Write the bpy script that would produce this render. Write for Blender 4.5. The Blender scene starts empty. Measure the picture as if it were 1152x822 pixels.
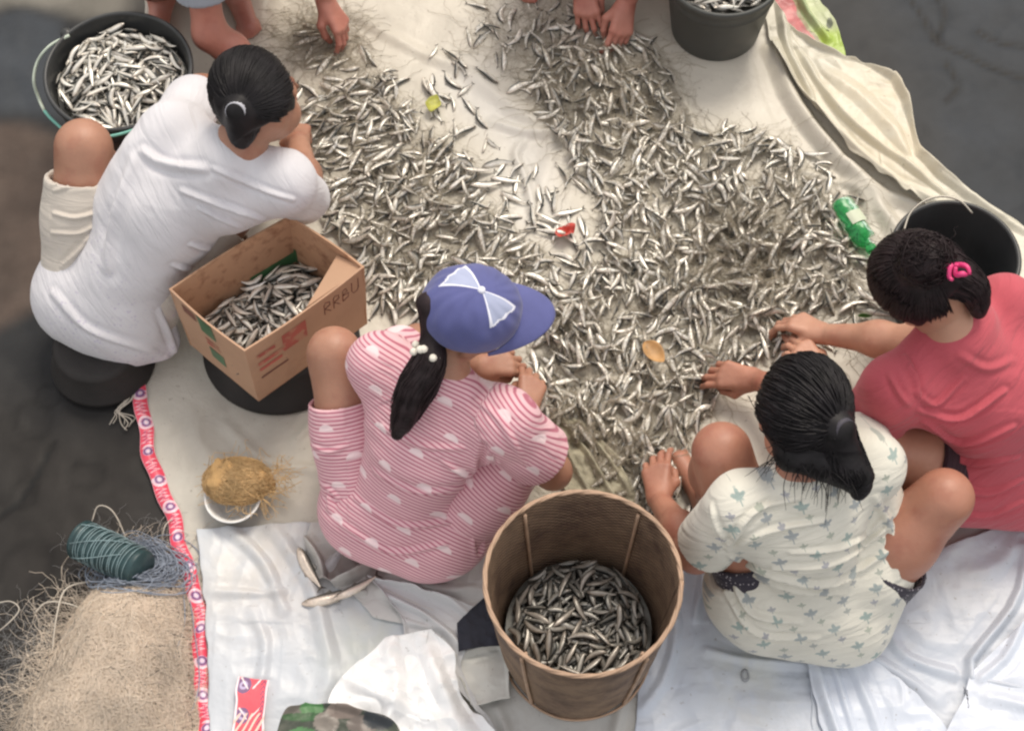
import bpy, math, random
import numpy as np
from mathutils import Vector, Matrix
from mathutils.bvhtree import BVHTree
random.seed(7); rng = np.random.default_rng(11)
SC = bpy.context.scene; COL = SC.collection
R = math.radians

# ------------------------------------------------------------------ camera
PITCH = R(62); DIST = 4.5; HF = math.radians(31)
CAM = np.array([0, -DIST*math.cos(PITCH), DIST*math.sin(PITCH)])
FW = np.array([0, math.cos(PITCH), -math.sin(PITCH)]); UPV = np.array([0, math.sin(PITCH), math.cos(PITCH)])
cd = bpy.data.cameras.new('camera'); cam = bpy.data.objects.new('camera', cd); COL.objects.link(cam)
cam.location = CAM; cam.rotation_euler = (R(90)-PITCH, 0, 0)
cd.sensor_width = 36; cd.angle = HF; cd.clip_start = .05; cd.clip_end = 1000
SC.camera = cam
SC.cycles.filter_width = 2.4
# ------------------------------------------------------------------ sky, sun, exposure
SUN_EL, SUN_AZ = R(58), R(20)          # overcast: a wide, weak sun from behind the far side, a little to the right
wd = bpy.data.worlds.new('World'); SC.world = wd; wd.use_nodes = True
nt = wd.node_tree; bg = nt.nodes['Background']
sky = nt.nodes.new('ShaderNodeTexSky'); sky.sky_type = 'NISHITA'; sky.sun_disc = False
sky.sun_elevation = SUN_EL; sky.sun_rotation = SUN_AZ; sky.air_density = 1.6; sky.dust_density = 4.0; sky.ozone_density = 1.0
cl = nt.nodes.new('ShaderNodeMix'); cl.data_type = 'RGBA'; cl.inputs[0].default_value = .62   # thin cloud over the blue
nt.links.new(sky.outputs[0], cl.inputs[6]); cl.inputs[7].default_value = (6.8, 6.3, 5.75, 1); nt.links.new(cl.outputs[2], bg.inputs[0]); bg.inputs[1].default_value = 0.13
sl = bpy.data.lights.new('sun', 'SUN'); sl.energy = 1.5; sl.angle = R(22); sl.color = (1, .92, .80)
so = bpy.data.objects.new('sun', sl); COL.objects.link(so)
sd = Vector((math.sin(SUN_AZ)*math.cos(SUN_EL), math.cos(SUN_AZ)*math.cos(SUN_EL), math.sin(SUN_EL)))
so.rotation_euler = sd.to_track_quat('Z', 'Y').to_euler()
SC.view_settings.view_transform = 'Standard'; SC.view_settings.look = 'None'
SC.view_settings.gamma = 1; SC.view_settings.use_curve_mapping = False
SC.view_settings.exposure = 0.42

# ------------------------------------------------------------------ layout helper
FPX = 576/math.tan(HF/2)
def at(px, py, z=0.0):
    """point of the plane at height z that the reference grid position (px,py) stands for"""
    px = np.asarray(px, float); py = np.asarray(py, float)
    d = FW + np.multiply.outer((px-576)/FPX, np.array([1., 0, 0])) - np.multiply.outer((py-411)/FPX, UPV)
    return CAM + d*((z-CAM[2])/d[..., 2])[..., None]
def topx(P):
    v = np.asarray(P)-CAM; f = v@FW
    return 576+FPX*v[..., 0]/f, 411-FPX*(v@UPV)/f
def unit(v):
    v = np.asarray(v, float); return v/np.linalg.norm(v, axis=-1, keepdims=True)

# ------------------------------------------------------------------ noise
_T = np.random.default_rng(3).random((64, 64, 64)).astype(np.float32)*2-1
def vnoise(P, s, seed=0):
    P = np.asarray(P, np.float32)
    if P.shape[-1] == 2: P = np.concatenate([P, np.zeros(P.shape[:-1]+(1,), np.float32)], -1)
    Q = P*s + seed*7.31 + 100; I = np.floor(Q).astype(int); f = Q-I; f = f*f*(3-2*f); I %= 63
    o = 0
    for a in (0, 1):
        for b in (0, 1):
            for c in (0, 1):
                w = (f[..., 0] if a else 1-f[..., 0])*(f[..., 1] if b else 1-f[..., 1])*(f[..., 2] if c else 1-f[..., 2])
                o = o + w*_T[I[..., 0]+a, I[..., 1]+b, I[..., 2]+c]
    return o
def fbm(P, s, n=3, seed=0):
    return sum(vnoise(P, s*2**i, seed+i)*.5**i for i in range(n))
def smooth01(x): x = np.clip(x, 0, 1); return x*x*(3-2*x)
def pl_dist(P, L):
    """distance of points P (N,d) to a polyline L (m,d), and the parameter along it"""
    best = np.full(len(P), 1e9); bt = np.zeros(len(P))
    for i in range(len(L)-1):
        a, b = L[i], L[i+1]; ab = b-a
        t = np.clip(((P-a)@ab)/max(ab@ab, 1e-12), 0, 1)
        d = np.linalg.norm(P-(a+t[:, None]*ab), axis=1)
        m = d < best; best[m] = d[m]; bt[m] = (i+t[m])/(len(L)-1)
    return best, bt
def inpoly(X, Y, poly):
    c = np.zeros(np.shape(X), bool); n = len(poly)
    for i in range(n):
        x1, y1 = poly[i]; x2, y2 = poly[(i+1) % n]
        if y1 == y2: continue
        c ^= ((y1 > Y) != (y2 > Y)) & (X < (x2-x1)*(Y-y1)/(y2-y1)+x1)
    return c

# ------------------------------------------------------------------ mesh helpers
def resamp(L, n, smooth=False):
    L = np.asarray(L, float); s = np.r_[0, np.cumsum(np.linalg.norm(np.diff(L, axis=0), axis=1))]
    if smooth and len(L) > 2:
        # Catmull-Rom
        E = np.vstack([2*L[0]-L[1], L, 2*L[-1]-L[-2]]); out = []
        for i in range(len(L)-1):
            p0, p1, p2, p3 = E[i:i+4]
            for t in np.linspace(0, 1, 12, endpoint=False):
                out.append(.5*((2*p1)+(-p0+p2)*t+(2*p0-5*p1+4*p2-p3)*t*t+(-p0+3*p1-3*p2+p3)*t**3))
        out.append(L[-1]); L = np.array(out); s = np.r_[0, np.cumsum(np.linalg.norm(np.diff(L, axis=0), axis=1))]
    u = np.linspace(0, s[-1], n)
    return np.stack([np.interp(u, s, L[:, k]) for k in range(L.shape[1])], 1)
def worldloc(o):
    v = np.zeros(3)
    while o: v += np.array(o.location); o = o.parent
    return v
def mesh(name, V, F, mat, parent=None, col=None, fab=None, smooth=True, loc=None, mats=None, mi=None, uv=None):
    """V in world coordinates; F a list of face tuples or an (n,3)/(n,4) array (or list of such arrays)"""
    V = np.asarray(V, float)
    me = bpy.data.meshes.new(name)
    if isinstance(F, np.ndarray): F = [F]
    if isinstance(F, list) and len(F) and isinstance(F[0], np.ndarray):
        F = [f for f in F if len(f)]
        tot = np.concatenate([np.full(len(f), f.shape[1]) for f in F]); li = np.concatenate([f.ravel() for f in F])
    else:
        tot = np.array([len(f) for f in F]); li = np.array([i for f in F for i in f])
    base = worldloc(parent) if parent else np.zeros(3)
    if loc is None: loc = np.zeros(3) if parent else np.array([V[:, 0].mean(), V[:, 1].mean(), V[:, 2].min()])
    loc = np.asarray(loc, float)
    me.vertices.add(len(V)); me.vertices.foreach_set('co', (V-base-loc).astype(np.float32).ravel())
    me.loops.add(len(li)); me.loops.foreach_set('vertex_index', li.astype(np.int32))
    me.polygons.add(len(tot)); me.polygons.foreach_set('loop_start', np.r_[0, np.cumsum(tot)[:-1]].astype(np.int32))
    me.polygons.foreach_set('loop_total', tot.astype(np.int32))
    me.update(calc_edges=True); me.validate()
    me.polygons.foreach_set('use_smooth', np.full(len(me.polygons), smooth))
    if col is not None:
        a = me.color_attributes.new('Col', 'FLOAT_COLOR', 'POINT'); c = np.ones((len(V), 4), np.float32); c[:, :3] = col
        a.data.foreach_set('color', c.ravel())
    if fab is not None:
        a = me.attributes.new('fab', 'FLOAT_VECTOR', 'POINT'); a.data.foreach_set('vector', np.asarray(fab, np.float32).ravel())
    for m in (mats or [mat]): me.materials.append(m)
    if mi is not None: me.polygons.foreach_set('material_index', np.asarray(mi, np.int32))
    o = bpy.data.objects.new(name, me); COL.objects.link(o); o.location = loc
    if parent: o.parent = parent
    return o
def tag(o, label=None, cat=None, group=None, kind=None):
    if label: o['label'] = label
    if cat: o['category'] = cat
    if group: o['group'] = group
    if kind: o['kind'] = kind
    return o
def empty(name, loc, label, cat, group=None):
    o = bpy.data.objects.new(name, None); COL.objects.link(o); o.location = loc; o.empty_display_size = .1
    return tag(o, label, cat, group)
def gridfaces(nu, nv, wrapu=False, off=0):
    i = np.arange(nu if wrapu else nu-1)[:, None]; j = np.arange(nv-1)[None, :]
    i2 = (i+1) % nu
    q = np.stack([i*nv+j+0*i, i2*nv+j, i2*nv+j+1, i*nv+j+1+0*i], -1).reshape(-1, 4)
    return q+off
def tubes(Ls, rad, seg=3, closed_tip=True):
    """Ls (n,m,3) polylines, rad (m,) or (n,m) radii -> V,F"""
    Ls = np.asarray(Ls, float); n, m, _ = Ls.shape
    T = np.gradient(Ls, axis=1); T /= np.linalg.norm(T, axis=2, keepdims=True)+1e-9
    ref = np.zeros_like(T); ref[..., 2] = 1; ref[np.abs(T[..., 2]) > .95] = (1, 0, 0)
    Nn = np.cross(T, ref); Nn /= np.linalg.norm(Nn, axis=2, keepdims=True)+1e-9
    B = np.cross(T, Nn); rad = np.broadcast_to(rad, (n, m))[..., None]
    a = np.arange(seg)*2*np.pi/seg
    V = Ls[:, :, None, :]+rad[..., None]*(np.cos(a)[:, None]*Nn[:, :, None, :]+np.sin(a)[:, None]*B[:, :, None, :])
    V = V.reshape(-1, 3)
    base = (np.arange(n)*m*seg)[:, None, None]; j = np.arange(m-1)[None, :, None]; k = np.arange(seg)[None, None, :]; k2 = (k+1) % seg
    q = np.stack(np.broadcast_arrays(base+j*seg+k, base+j*seg+k2, base+(j+1)*seg+k2, base+(j+1)*seg+k), -1).reshape(-1, 4)
    F = [q]
    if seg == 3:
        b = np.arange(n)*m*seg; F += [np.stack([b, b+2, b+1], 1), np.stack([b+(m-1)*3, b+(m-1)*3+1, b+(m-1)*3+2], 1)]
    elif seg == 4:
        b = np.arange(n)*m*seg; e = b+(m-1)*4; F += [np.stack([b, b+3, b+2, b+1], 1), np.stack([e, e+1, e+2, e+3], 1)]
    return V, F
def tube(L, r, seg=8, n=None, smooth=True):
    L = np.asarray(L, float)
    if n: L = resamp(L, n, smooth)
    r = np.interp(np.linspace(0, 1, len(L)), np.linspace(0, 1, np.size(r)), np.atleast_1d(r))
    V, F = tubes(L[None], r, seg)
    if seg > 4:
        s = len(V); V = np.vstack([V, L[0], L[-1]]); k = np.arange(seg); k2 = (k+1) % seg; e = (len(L)-1)*seg
        F = F+[np.stack([k2, k, np.full(seg, s)], 1), np.stack([e+k, e+k2, np.full(seg, s+1)], 1)]
    return V, F
def join(parts):
    """list of (V, [F arrays]) -> V, [F]"""
    Vs = []; Fs = []; o = 0
    for V, F in parts:
        if isinstance(F, np.ndarray): F = [F]
        Vs.append(V); Fs += [f+o for f in F]; o += len(V)
    return np.vstack(Vs), Fs
def lathe(prof, c, seg=64, wob=0, frame=None):
    """prof [(r,z)...] around vertical axis at c"""
    prof = np.asarray(prof, float); a = np.arange(seg)*2*np.pi/seg
    rr = prof[None, :, 0]*(1+wob*np.sin(2*a+.7)[:, None])
    V = np.stack([rr*np.cos(a)[:, None], rr*np.sin(a)[:, None], np.broadcast_to(prof[:, 1], rr.shape)], -1).reshape(-1, 3)
    if frame is not None: V = V@np.asarray(frame)
    return V+np.asarray(c), gridfaces(seg, len(prof), True)

# ------------------------------------------------------------------ materials
def newmat(name):
    m = bpy.data.materials.new(name); m.use_nodes = True
    return m, m.node_tree, m.node_tree.nodes['Principled BSDF']
class NB:
    def __init__(s, nt): s.nt = nt
    def m(s, op, *a):
        n = s.nt.nodes.new('ShaderNodeMath'); n.operation = op
        for i, x in enumerate(a):
            if isinstance(x, (int, float)): n.inputs[i].default_value = x
            else: s.nt.links.new(x, n.inputs[i])
        return n.outputs[0]
    def mix(s, f, a, b, mode='MIX'):
        n = s.nt.nodes.new('ShaderNodeMix'); n.data_type = 'RGBA'; n.blend_type = mode
        for i, x in ((0, f), (6, a), (7, b)):
            if isinstance(x, (int, float)): n.inputs[i].default_value = x
            elif isinstance(x, tuple): n.inputs[i].default_value = (*x[:3], 1)
            else: s.nt.links.new(x, n.inputs[i])
        return n.outputs[2]
    def noise(s, vec, scale, detail=3, rough=.55, dist=0):
        n = s.nt.nodes.new('ShaderNodeTexNoise'); n.inputs['Scale'].default_value = scale; n.inputs['Detail'].default_value = detail
        n.inputs['Roughness'].default_value = rough; n.inputs['Distortion'].default_value = dist
        s.nt.links.new(vec, n.inputs['Vector']); return n.outputs[0]
    def ramp(s, f, lo, hi):
        n = s.nt.nodes.new('ShaderNodeMapRange'); s.nt.links.new(f, n.inputs[0]); n.inputs[1].default_value = lo; n.inputs[2].default_value = hi
        return n.outputs[0]
    def obj(s): return s.nt.nodes.new('ShaderNodeTexCoord').outputs['Object']
    def attr(s, name, out='Vector'):
        n = s.nt.nodes.new('ShaderNodeAttribute'); n.attribute_name = name; return n.outputs[out]
    def sep(s, v):
        n = s.nt.nodes.new('ShaderNodeSeparateXYZ'); s.nt.links.new(v, n.inputs[0]); return n.outputs
    def comb(s, x, y, z=0.):
        n = s.nt.nodes.new('ShaderNodeCombineXYZ')
        for i, q in enumerate((x, y, z)):
            if isinstance(q, (int, float)): n.inputs[i].default_value = q
            else: s.nt.links.new(q, n.inputs[i])
        return n.outputs[0]
    def bump(s, h, strength, dist, bsdf, prev=None):
        n = s.nt.nodes.new('ShaderNodeBump'); n.inputs['Strength'].default_value = strength; n.inputs['Distance'].default_value = dist
        s.nt.links.new(h, n.inputs['Height'])
        if prev is not None: s.nt.links.new(prev, n.inputs['Normal'])
        s.nt.links.new(n.outputs[0], bsdf.inputs['Normal']); return n.outputs[0]
def simple(name, base, rough=.6, metal=0, var=.15, vs=12, b=None, sss=0, attr=False, spec=.5, trans=0, sheen=0, var2=None):
    m, nt, p = newmat(name); nb = NB(nt); ob = nb.obj()
    c = nb.attr('Col', 'Color') if attr else None
    f = nb.ramp(nb.noise(ob, vs, 4), .25, .75)
    if attr: col = nb.mix(1.0, c, nb.mix(f, (1-var,)*3, (1+var,)*3), 'MULTIPLY')
    else: col = nb.mix(f, tuple(x*(1-var) for x in base), tuple(min(x*(1+var), 1) for x in base))
    if var2:                                     # (colour, scale, lo, hi)
        g = nb.ramp(nb.noise(ob, var2[1], 5), var2[2], var2[3]); col = nb.mix(g, col, var2[0])
    nt.links.new(col, p.inputs['Base Color']); p.inputs['Roughness'].default_value = rough; p.inputs['Metallic'].default_value = metal
    p.inputs['Specular IOR Level'].default_value = spec
    if sheen: p.inputs['Sheen Weight'].default_value = sheen
    if trans: p.inputs['Transmission Weight'].default_value = trans
    if sss:
        p.inputs['Subsurface Weight'].default_value = sss; p.inputs['Subsurface Radius'].default_value = (.012, .005, .003); p.inputs['Subsurface Scale'].default_value = .6
    if b: nb.bump(nb.noise(ob, b[0], 5, .6), b[1], b[2], p)
    return m
def cloth(name, base, kind, rough=.85):
    m, nt, p = newmat(name); nb = NB(nt); fab = nb.attr('fab'); ob = nb.obj()
    x, y, z = nb.sep(fab)
    n1 = nb.ramp(nb.noise(ob, 7, 4), .3, .7)
    col = nb.mix(n1, tuple(c*.93 for c in base), tuple(min(1, c*1.05) for c in base))
    if kind == 'stripe':
        w = nb.m('ADD', y, nb.m('MULTIPLY', nb.noise(ob, 5, 2), .012))
        s = nb.m('SINE', nb.m('MULTIPLY', w, 2*math.pi/.0086))
        s = nb.ramp(s, .0, .7)
        col = nb.mix(s, (.78, .50, .54), (.47, .15, .21))
        # small white cloud shapes in staggered rows
        row = nb.m('FLOOR', nb.m('DIVIDE', y, .066)); sh = nb.m('MULTIPLY', nb.m('MODULO', nb.m('ABSOLUTE', row), 2.0), .5)
        cx = nb.m('SUBTRACT', nb.m('FRACT', nb.m('ADD', nb.m('DIVIDE', x, .095), nb.m('ADD', sh, 20.0))), .5)
        cy = nb.m('SUBTRACT', nb.m('FRACT', nb.m('DIVIDE', nb.m('ADD', y, 6.6), .066)), .38)
        e1 = nb.m('SQRT', nb.m('ADD', nb.m('POWER', nb.m('MULTIPLY', nb.m('ABSOLUTE', cx), 5.2), 2.), nb.m('POWER', nb.m('MULTIPLY', nb.m('ABSOLUTE', cy), 4.0), 2.)))
        inn = nb.m('MULTIPLY', nb.ramp(e1, 1.0, .85), nb.ramp(cy, -.02, .02))
        col = nb.mix(inn, col, (.84, .66, .68))
    if kind == 'floral':
        def layer(col, su, sv, off, c1, c2, scale):
            row = nb.m('FLOOR', nb.m('DIVIDE', nb.m('ADD', y, off), sv)); sh = nb.m('MULTIPLY', nb.m('MODULO', nb.m('ABSOLUTE', row), 2.0), .5)
            u = nb.m('ADD', nb.m('DIVIDE', nb.m('ADD', x, off*1.7), su), nb.m('ADD', sh, 20.0)); cell = nb.m('FLOOR', u)
            cx = nb.m('MULTIPLY', nb.m('SUBTRACT', nb.m('FRACT', u), .5), su/scale)
            cy = nb.m('MULTIPLY', nb.m('SUBTRACT', nb.m('FRACT', nb.m('DIVIDE', nb.m('ADD', y, off+sv*100), sv)), .5), sv/scale)
            # leaf fan: petals by angle over an upper half disc, and a stem
            r = nb.m('SQRT', nb.m('ADD', nb.m('MULTIPLY', cx, cx), nb.m('MULTIPLY', cy, cy)))
            an = nb.m('ARCTAN2', cx, cy)
            pet = nb.m('ADD', nb.m('ADD', .45, nb.m('MULTIPLY', nb.m('COSINE', nb.m('MULTIPLY', an, 5.0)), .22)), nb.m('MULTIPLY', nb.noise(ob, 170, 2), .5))
            fan = nb.m('MULTIPLY', nb.ramp(nb.m('SUBTRACT', pet, r), -.02, .12), nb.ramp(cy, -.45, -.2))
            stem = nb.m('MULTIPLY', nb.ramp(nb.m('ABSOLUTE', cx), .10, .04), nb.m('MULTIPLY', nb.ramp(cy, .1, 0.), nb.ramp(cy, -1.0, -.9)))
            rnd = nb.m('FRACT', nb.m('MULTIPLY', nb.m('SINE', nb.m('ADD', nb.m('MULTIPLY', cell, 12.9), nb.m('MULTIPLY', row, 78.2))), 437.5))
            cc = nb.mix(nb.ramp(rnd, .35, .65), c1, c2)
            return nb.mix(nb.m('MULTIPLY', nb.m('MAXIMUM', fan, stem), .8), col, cc)
        col = layer(col, .074, .060, 0.0, (.27, .31, .34), (.24, .34, .33), .0175)
        col = layer(col, .060, .060, .030, (.34, .38, .32), (.30, .31, .36), .0110)
    if kind == 'eyelet':
        v = nt.nodes.new('ShaderNodeTexVoronoi'); v.inputs['Scale'].default_value = 85; nt.links.new(ob, v.inputs['Vector'])
        band = nb.m('MULTIPLY', nb.ramp(y, .20, .06), nb.ramp(nb.noise(ob, 9, 3), .42, .58))
        d = nb.m('MULTIPLY', nb.ramp(v.outputs['Distance'], .35, .2), band)
        col = nb.mix(nb.m('MULTIPLY', d, .55), col, (.42, .38, .52))
        col = nb.mix(nb.m('MULTIPLY', nb.m('MULTIPLY', band, nb.ramp(nb.noise(ob, 5, 3), .5, .7)), .35), col, (.70, .52, .60))
    if kind == 'dots':
        v = nt.nodes.new('ShaderNodeTexVoronoi'); v.inputs['Scale'].default_value = 120; nt.links.new(ob, v.inputs['Vector'])
        col = nb.mix(nb.ramp(v.outputs['Distance'], .28, .15), col, (.45, .42, .45))
    nt.links.new(col, p.inputs['Base Color']); p.inputs['Roughness'].default_value = rough; p.inputs['Sheen Weight'].default_value = .15
    p.inputs['Specular IOR Level'].default_value = .25
    # soft creases across the cloth, stretched along its width
    st = nb.comb(nb.m('MULTIPLY', x, 5.), nb.m('MULTIPLY', y, 26.), z)
    b1 = nb.bump(nb.noise(st, 1.0, 4, .55, 1.2), .5 if kind == 'eyelet' else .75, .014, p)
    nb.bump(nb.noise(ob, 420, 2), .25, .0006, p, b1)
    return m
def hairmat(name, tint=(.008, .007, .008)):
    m, nt, p = newmat(name); nb = NB(nt); ob = nb.obj()
    col = nb.mix(nb.ramp(nb.noise(ob, 30, 3), .35, .7), tint, tuple(x*2.2 for x in tint))
    nt.links.new(col, p.inputs['Base Color']); p.inputs['Roughness'].default_value = .52; p.inputs['Specular IOR Level'].default_value = .25
    return m
M = {}
def skinmat(name, base):
    return simple(name, base, .48, var=.13, vs=14, b=(110, .45, .0016), sss=.10, spec=.5, var2=((base[0]*.80, base[1]*.62, base[2]*.62), 16, .50, .80))
M['skin_a'] = skinmat('tanned_skin', (.40, .205, .135))
M['skin_b'] = skinmat('light_brown_skin', (.50, .265, .18))
M['skin_c'] = skinmat('brown_skin', (.42, .195, .13))
M['skin_d'] = skinmat('reddish_skin', (.47, .20, .15))
M['hair'] = hairmat('black_hair'); M['hair_b'] = hairmat('dark_brown_hair', (.013, .008, .009))
M['black_plastic'] = simple('black_plastic', (.035, .037, .038), .38, var=.25, vs=9, b=(30, .15, .002), var2=((.11, .10, .09), 6, .62, .8))
M['grey_plastic'] = simple('dark_grey_plastic', (.060, .064, .060), .5, var=.2, vs=8, b=(30, .2, .002), var2=((.13, .12, .10), 5, .6, .8))

# =================================================================== THE SETTING
# ground: one sheet to the horizon, fine near the tarpaulin, with painted-in dampness of the soil itself
def axis(lo, hi, h, far):
    a = np.arange(lo, hi, h); g = h*1.25**np.arange(1, 60); g = np.cumsum(g); g = g[g < far]
    return np.r_[(lo-g)[::-1], a, hi-h+g]
gx = axis(-1.75, 1.75, .014, 400); gy = axis(-1.3, 1.7, .014, 400)
GX, GY = np.meshgrid(gx, gy, indexing='ij'); GP = np.stack([GX.ravel(), GY.ravel()], 1)
def px2(L): return at([p[0] for p in L], [p[1] for p in L], 0)[:, :2]
def softpoly(P, poly, w):
    L = px2(poly); ins = inpoly(P[:, 0], P[:, 1], L); d, _ = pl_dist(P, np.vstack([L, L[:1]])); d = np.where(ins, d, -d)
    return smooth01(d/w*.5+.5)
near = (np.abs(GP[:, 0]) < 3) & (np.abs(GP[:, 1]) < 3)
gz = .006*fbm(GP, 3, 3, 1)+.0025*fbm(GP, 22, 3, 5)
n = fbm(GP, 2.2, 4, 2)[:, None]
gc = np.array([.025, .026, .028])*(1+.3*n)
wv = .02*fbm(GP, 6, 2, 9)
GQ = GP+np.stack([wv, wv], 1)
br = softpoly(GQ, [(-60, 135), (140, 150), (160, 290), (70, 330), (-60, 400)], .03)[:, None]
gc = gc*(1-br)+np.array([.085, .062, .050])*(1+.3*fbm(GP, 8, 3, 4)[:, None])*br
gl = softpoly(GQ, [(-200, -200), (400, -200), (330, 30), (60, 8), (-60, 5)], .04)[:, None]
gc = gc*(1-gl)+np.array([.22, .205, .175])*(1+.2*n)*gl
tl = softpoly(GQ, [(-60, 10), (70, 20), (110, 130), (-60, 128)], .03)[:, None]
gc = gc*(1-tl)+np.array([.042, .048, .056])*tl
bl = softpoly(GQ, [(-60, 420), (210, 470), (240, 900), (-60, 900)], .2)[:, None]
gc = gc*(1-bl)+np.array([.026, .023, .021])*(1+.3*n)*bl
rg = softpoly(GQ, [(900, -200), (1500, -200), (1500, 420), (1100, 240)], .08)[:, None]
gc = gc*(1-rg)+np.array([.020, .024, .030])*(1+.25*n)*rg
cracks = [[(1015, -20), (1040, 20), (1052, 45), (1085, 62), (1130, 80), (1190, 95)], [(1052, 45), (1062, 10), (1050, -20)],
          [(1100, 35), (1130, 48), (1180, 55)], [(1062, 112), (1075, 95), (1062, 70)], [(60, 500), (20, 560), (-30, 600)]]
for L in cracks:
    W = resamp(px2(L), 24, True)
    k = near & (np.abs(GP[:, 0]) < 1.8); d = np.full(len(GP), 9.); d[k] = pl_dist(GP[k]+.012*np.stack([vnoise(GP[k], 6, 3), vnoise(GP[k], 6, 4)], 1), W)[0]
    g = np.exp(-(d/.008)**2); gz -= .004*g; gc *= (1-.75*g)[:, None]
for cx, cy, rr in ((40, 470, .05), (90, 540, .04), (30, 640, .06), (20, 560, .035), (60, 440, .03)):
    c = px2([(cx, cy)])[0]; d = np.linalg.norm(GQ-c, axis=1)/rr; ring = np.exp(-((d-1)/.22)**2)*near
    gz -= .004*np.exp(-d**2); gc *= (1-.35*ring)[:, None]
gz[~near] = 0
GV = np.column_stack([GP, gz-.006])
M['ground'] = simple('damp_dark_ground', (.1,)*3, .50, attr=True, var=.25, vs=9, b=(16, .16, .005), spec=.18)
tag(mesh('ground', GV, gridfaces(len(gx), len(gy))[:, ::-1].copy() if False else gridfaces(len(gx), len(gy)), M['ground'], col=np.clip(gc, .01, 1), loc=(0, 0, 0)), kind='structure')

# ---------------------------------------------------------------- the big tarpaulin
tarp_folds = [  # px polyline, amplitude, half width
    ([(960, 190), (1000, 222), (1060, 245)], .02, .02), ([(750, 75), (775, 130), (790, 170)], .010, .010),
    ([(870, 60), (900, 130), (985, 230), (1010, 265)], .035, .022), ([(905, 195), (960, 215), (978, 250)], .012, .012),
    ([(490, 60), (560, 110), (620, 160), (600, 230)], .006, .02), ([(555, 140), (600, 152), (655, 150)], .012, .012),
    ([(255, 480), (300, 520), (360, 530)], .007, .012), ([(600, 150), (580, 175), (590, 200), (600, 240)], .010, .010),
    ([(330, 500), (360, 470)], .006, .01), ([(400, 20), (470, 60), (520, 80)], .007, .015), ([(540, 250), (600, 290), (640, 300)], .006, .01),
    ([(1040, 650), (1090, 600), (1150, 560)], .006, .02), ([(215, 470), (240, 520), (300, 545), (350, 580)], .005, .02)]
FL = [(resamp(px2(L), 14, True), a, w) for L, a, w in tarp_folds]
def foldh(P, folds):
    h = np.zeros(len(P))
    for L, a, w in folds:
        lo = L.min(0)-3*w; hi = L.max(0)+3*w; k = ((P > lo) & (P < hi)).all(1)
        if not k.any(): continue
        d, t = pl_dist(P[k], L); taper = np.sin(np.pi*np.clip(t*.86+.07, 0, 1))**.6
        h[k] += a*taper*(np.exp(-(d/w)**2)-.35*np.exp(-((d-2*w)/w)**2))
    return h
def Htarp(P):
    P = np.atleast_2d(P)[:, :2]
    return .009+np.maximum(foldh(P, FL), -.004)+.0028*fbm(P, 4.5, 3, 12)+.0012*np.abs(vnoise(P, 14, 13))
def sheet(name, left, right, nu, nv, hfun, mat, colfun=None, parent=None, thick=.0014, fabs=True, **kw):
    L = resamp(px2(left), nv, True); Rr = resamp(px2(right), nv, True)
    t = np.linspace(0, 1, nu)[:, None, None]
    P = (L[None]*(1-t)+Rr[None]*t)
    jag = .0035*vnoise(P.reshape(-1, 2), 30, 77).reshape(nu, nv)
    P = P+np.stack([jag, jag], -1)
    P2 = P.reshape(-1, 2)
    T = np.broadcast_to(t[..., 0], (nu, nv)).ravel(); S = np.broadcast_to(np.linspace(0, 1, nv)[None], (nu, nv)).ravel()
    z = hfun(P2, T, S)
    V = np.column_stack([P2, z]); F = gridfaces(nu, nv)
    # make faces look up
    a, b, c = V[F[0, 0]], V[F[0, 1]], V[F[0, 2]]
    if np.cross(b-a, c-a)[2] < 0: F = F[:, ::-1].copy()
    col = colfun(P2, T, S) if colfun else None
    o = mesh(name, V, F, mat, parent, col=col, fab=np.column_stack([T, S, 0*T]), **kw)
    if thick:
        md = o.modifiers.new('thickness', 'SOLIDIFY'); md.thickness = thick; md.offset = -1
    return o, V
def sheetmat(name, rough=.45, bs=.35, coat=0, bsc=24):
    m, nt, p = newmat(name); nb = NB(nt); ob = nb.obj()
    f = nb.ramp(nb.noise(ob, 6, 5, .6), .3, .7)
    col = nb.mix(1.0, nb.attr('Col', 'Color'), nb.mix(f, (.93, .93, .93), (1.04, 1.04, 1.04)), 'MULTIPLY')
    dirt = nb.ramp(nb.noise(ob, 4, 6, .7, .4), .52, .80); col = nb.mix(nb.m('MULTIPLY', dirt, .38), col, (.34, .30, .25))
    sp = nb.ramp(nb.noise(ob, 75, 3, .6), .66, .76); col = nb.mix(nb.m('MULTIPLY', sp, .6), col, (.20, .17, .14))
    nt.links.new(col, p.inputs['Base Color']); p.inputs['Roughness'].default_value = rough; p.inputs['Specular IOR Level'].default_value = .45
    b1 = nb.bump(nb.noise(ob, bsc*.7, 3, .5, .3), bs*1.1, .012, p); nb.bump(nb.noise(ob, 260, 2), .12, .001, p, b1)
    return m
M['tarp'] = sheetmat('cream_tarpaulin', .42)
M['plastic_sheet'] = sheetmat('white_woven_plastic', .38, .5, bsc=16)
left_edge = [(150, -260), (158, -100), (165, 60), (160, 200), (152, 330), (147, 405), (158, 470), (178, 540), (203, 610), (222, 680), (231, 760), (234, 850), (236, 920)]
right_edge = [(890, -260), (884, -100), (880, 0), (888, 60), (930, 108), (1000, 178), (1068, 228), (1140, 290), (1200, 400), (1210, 520), (1215, 650), (1215, 800), (1215, 920)]
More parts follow.
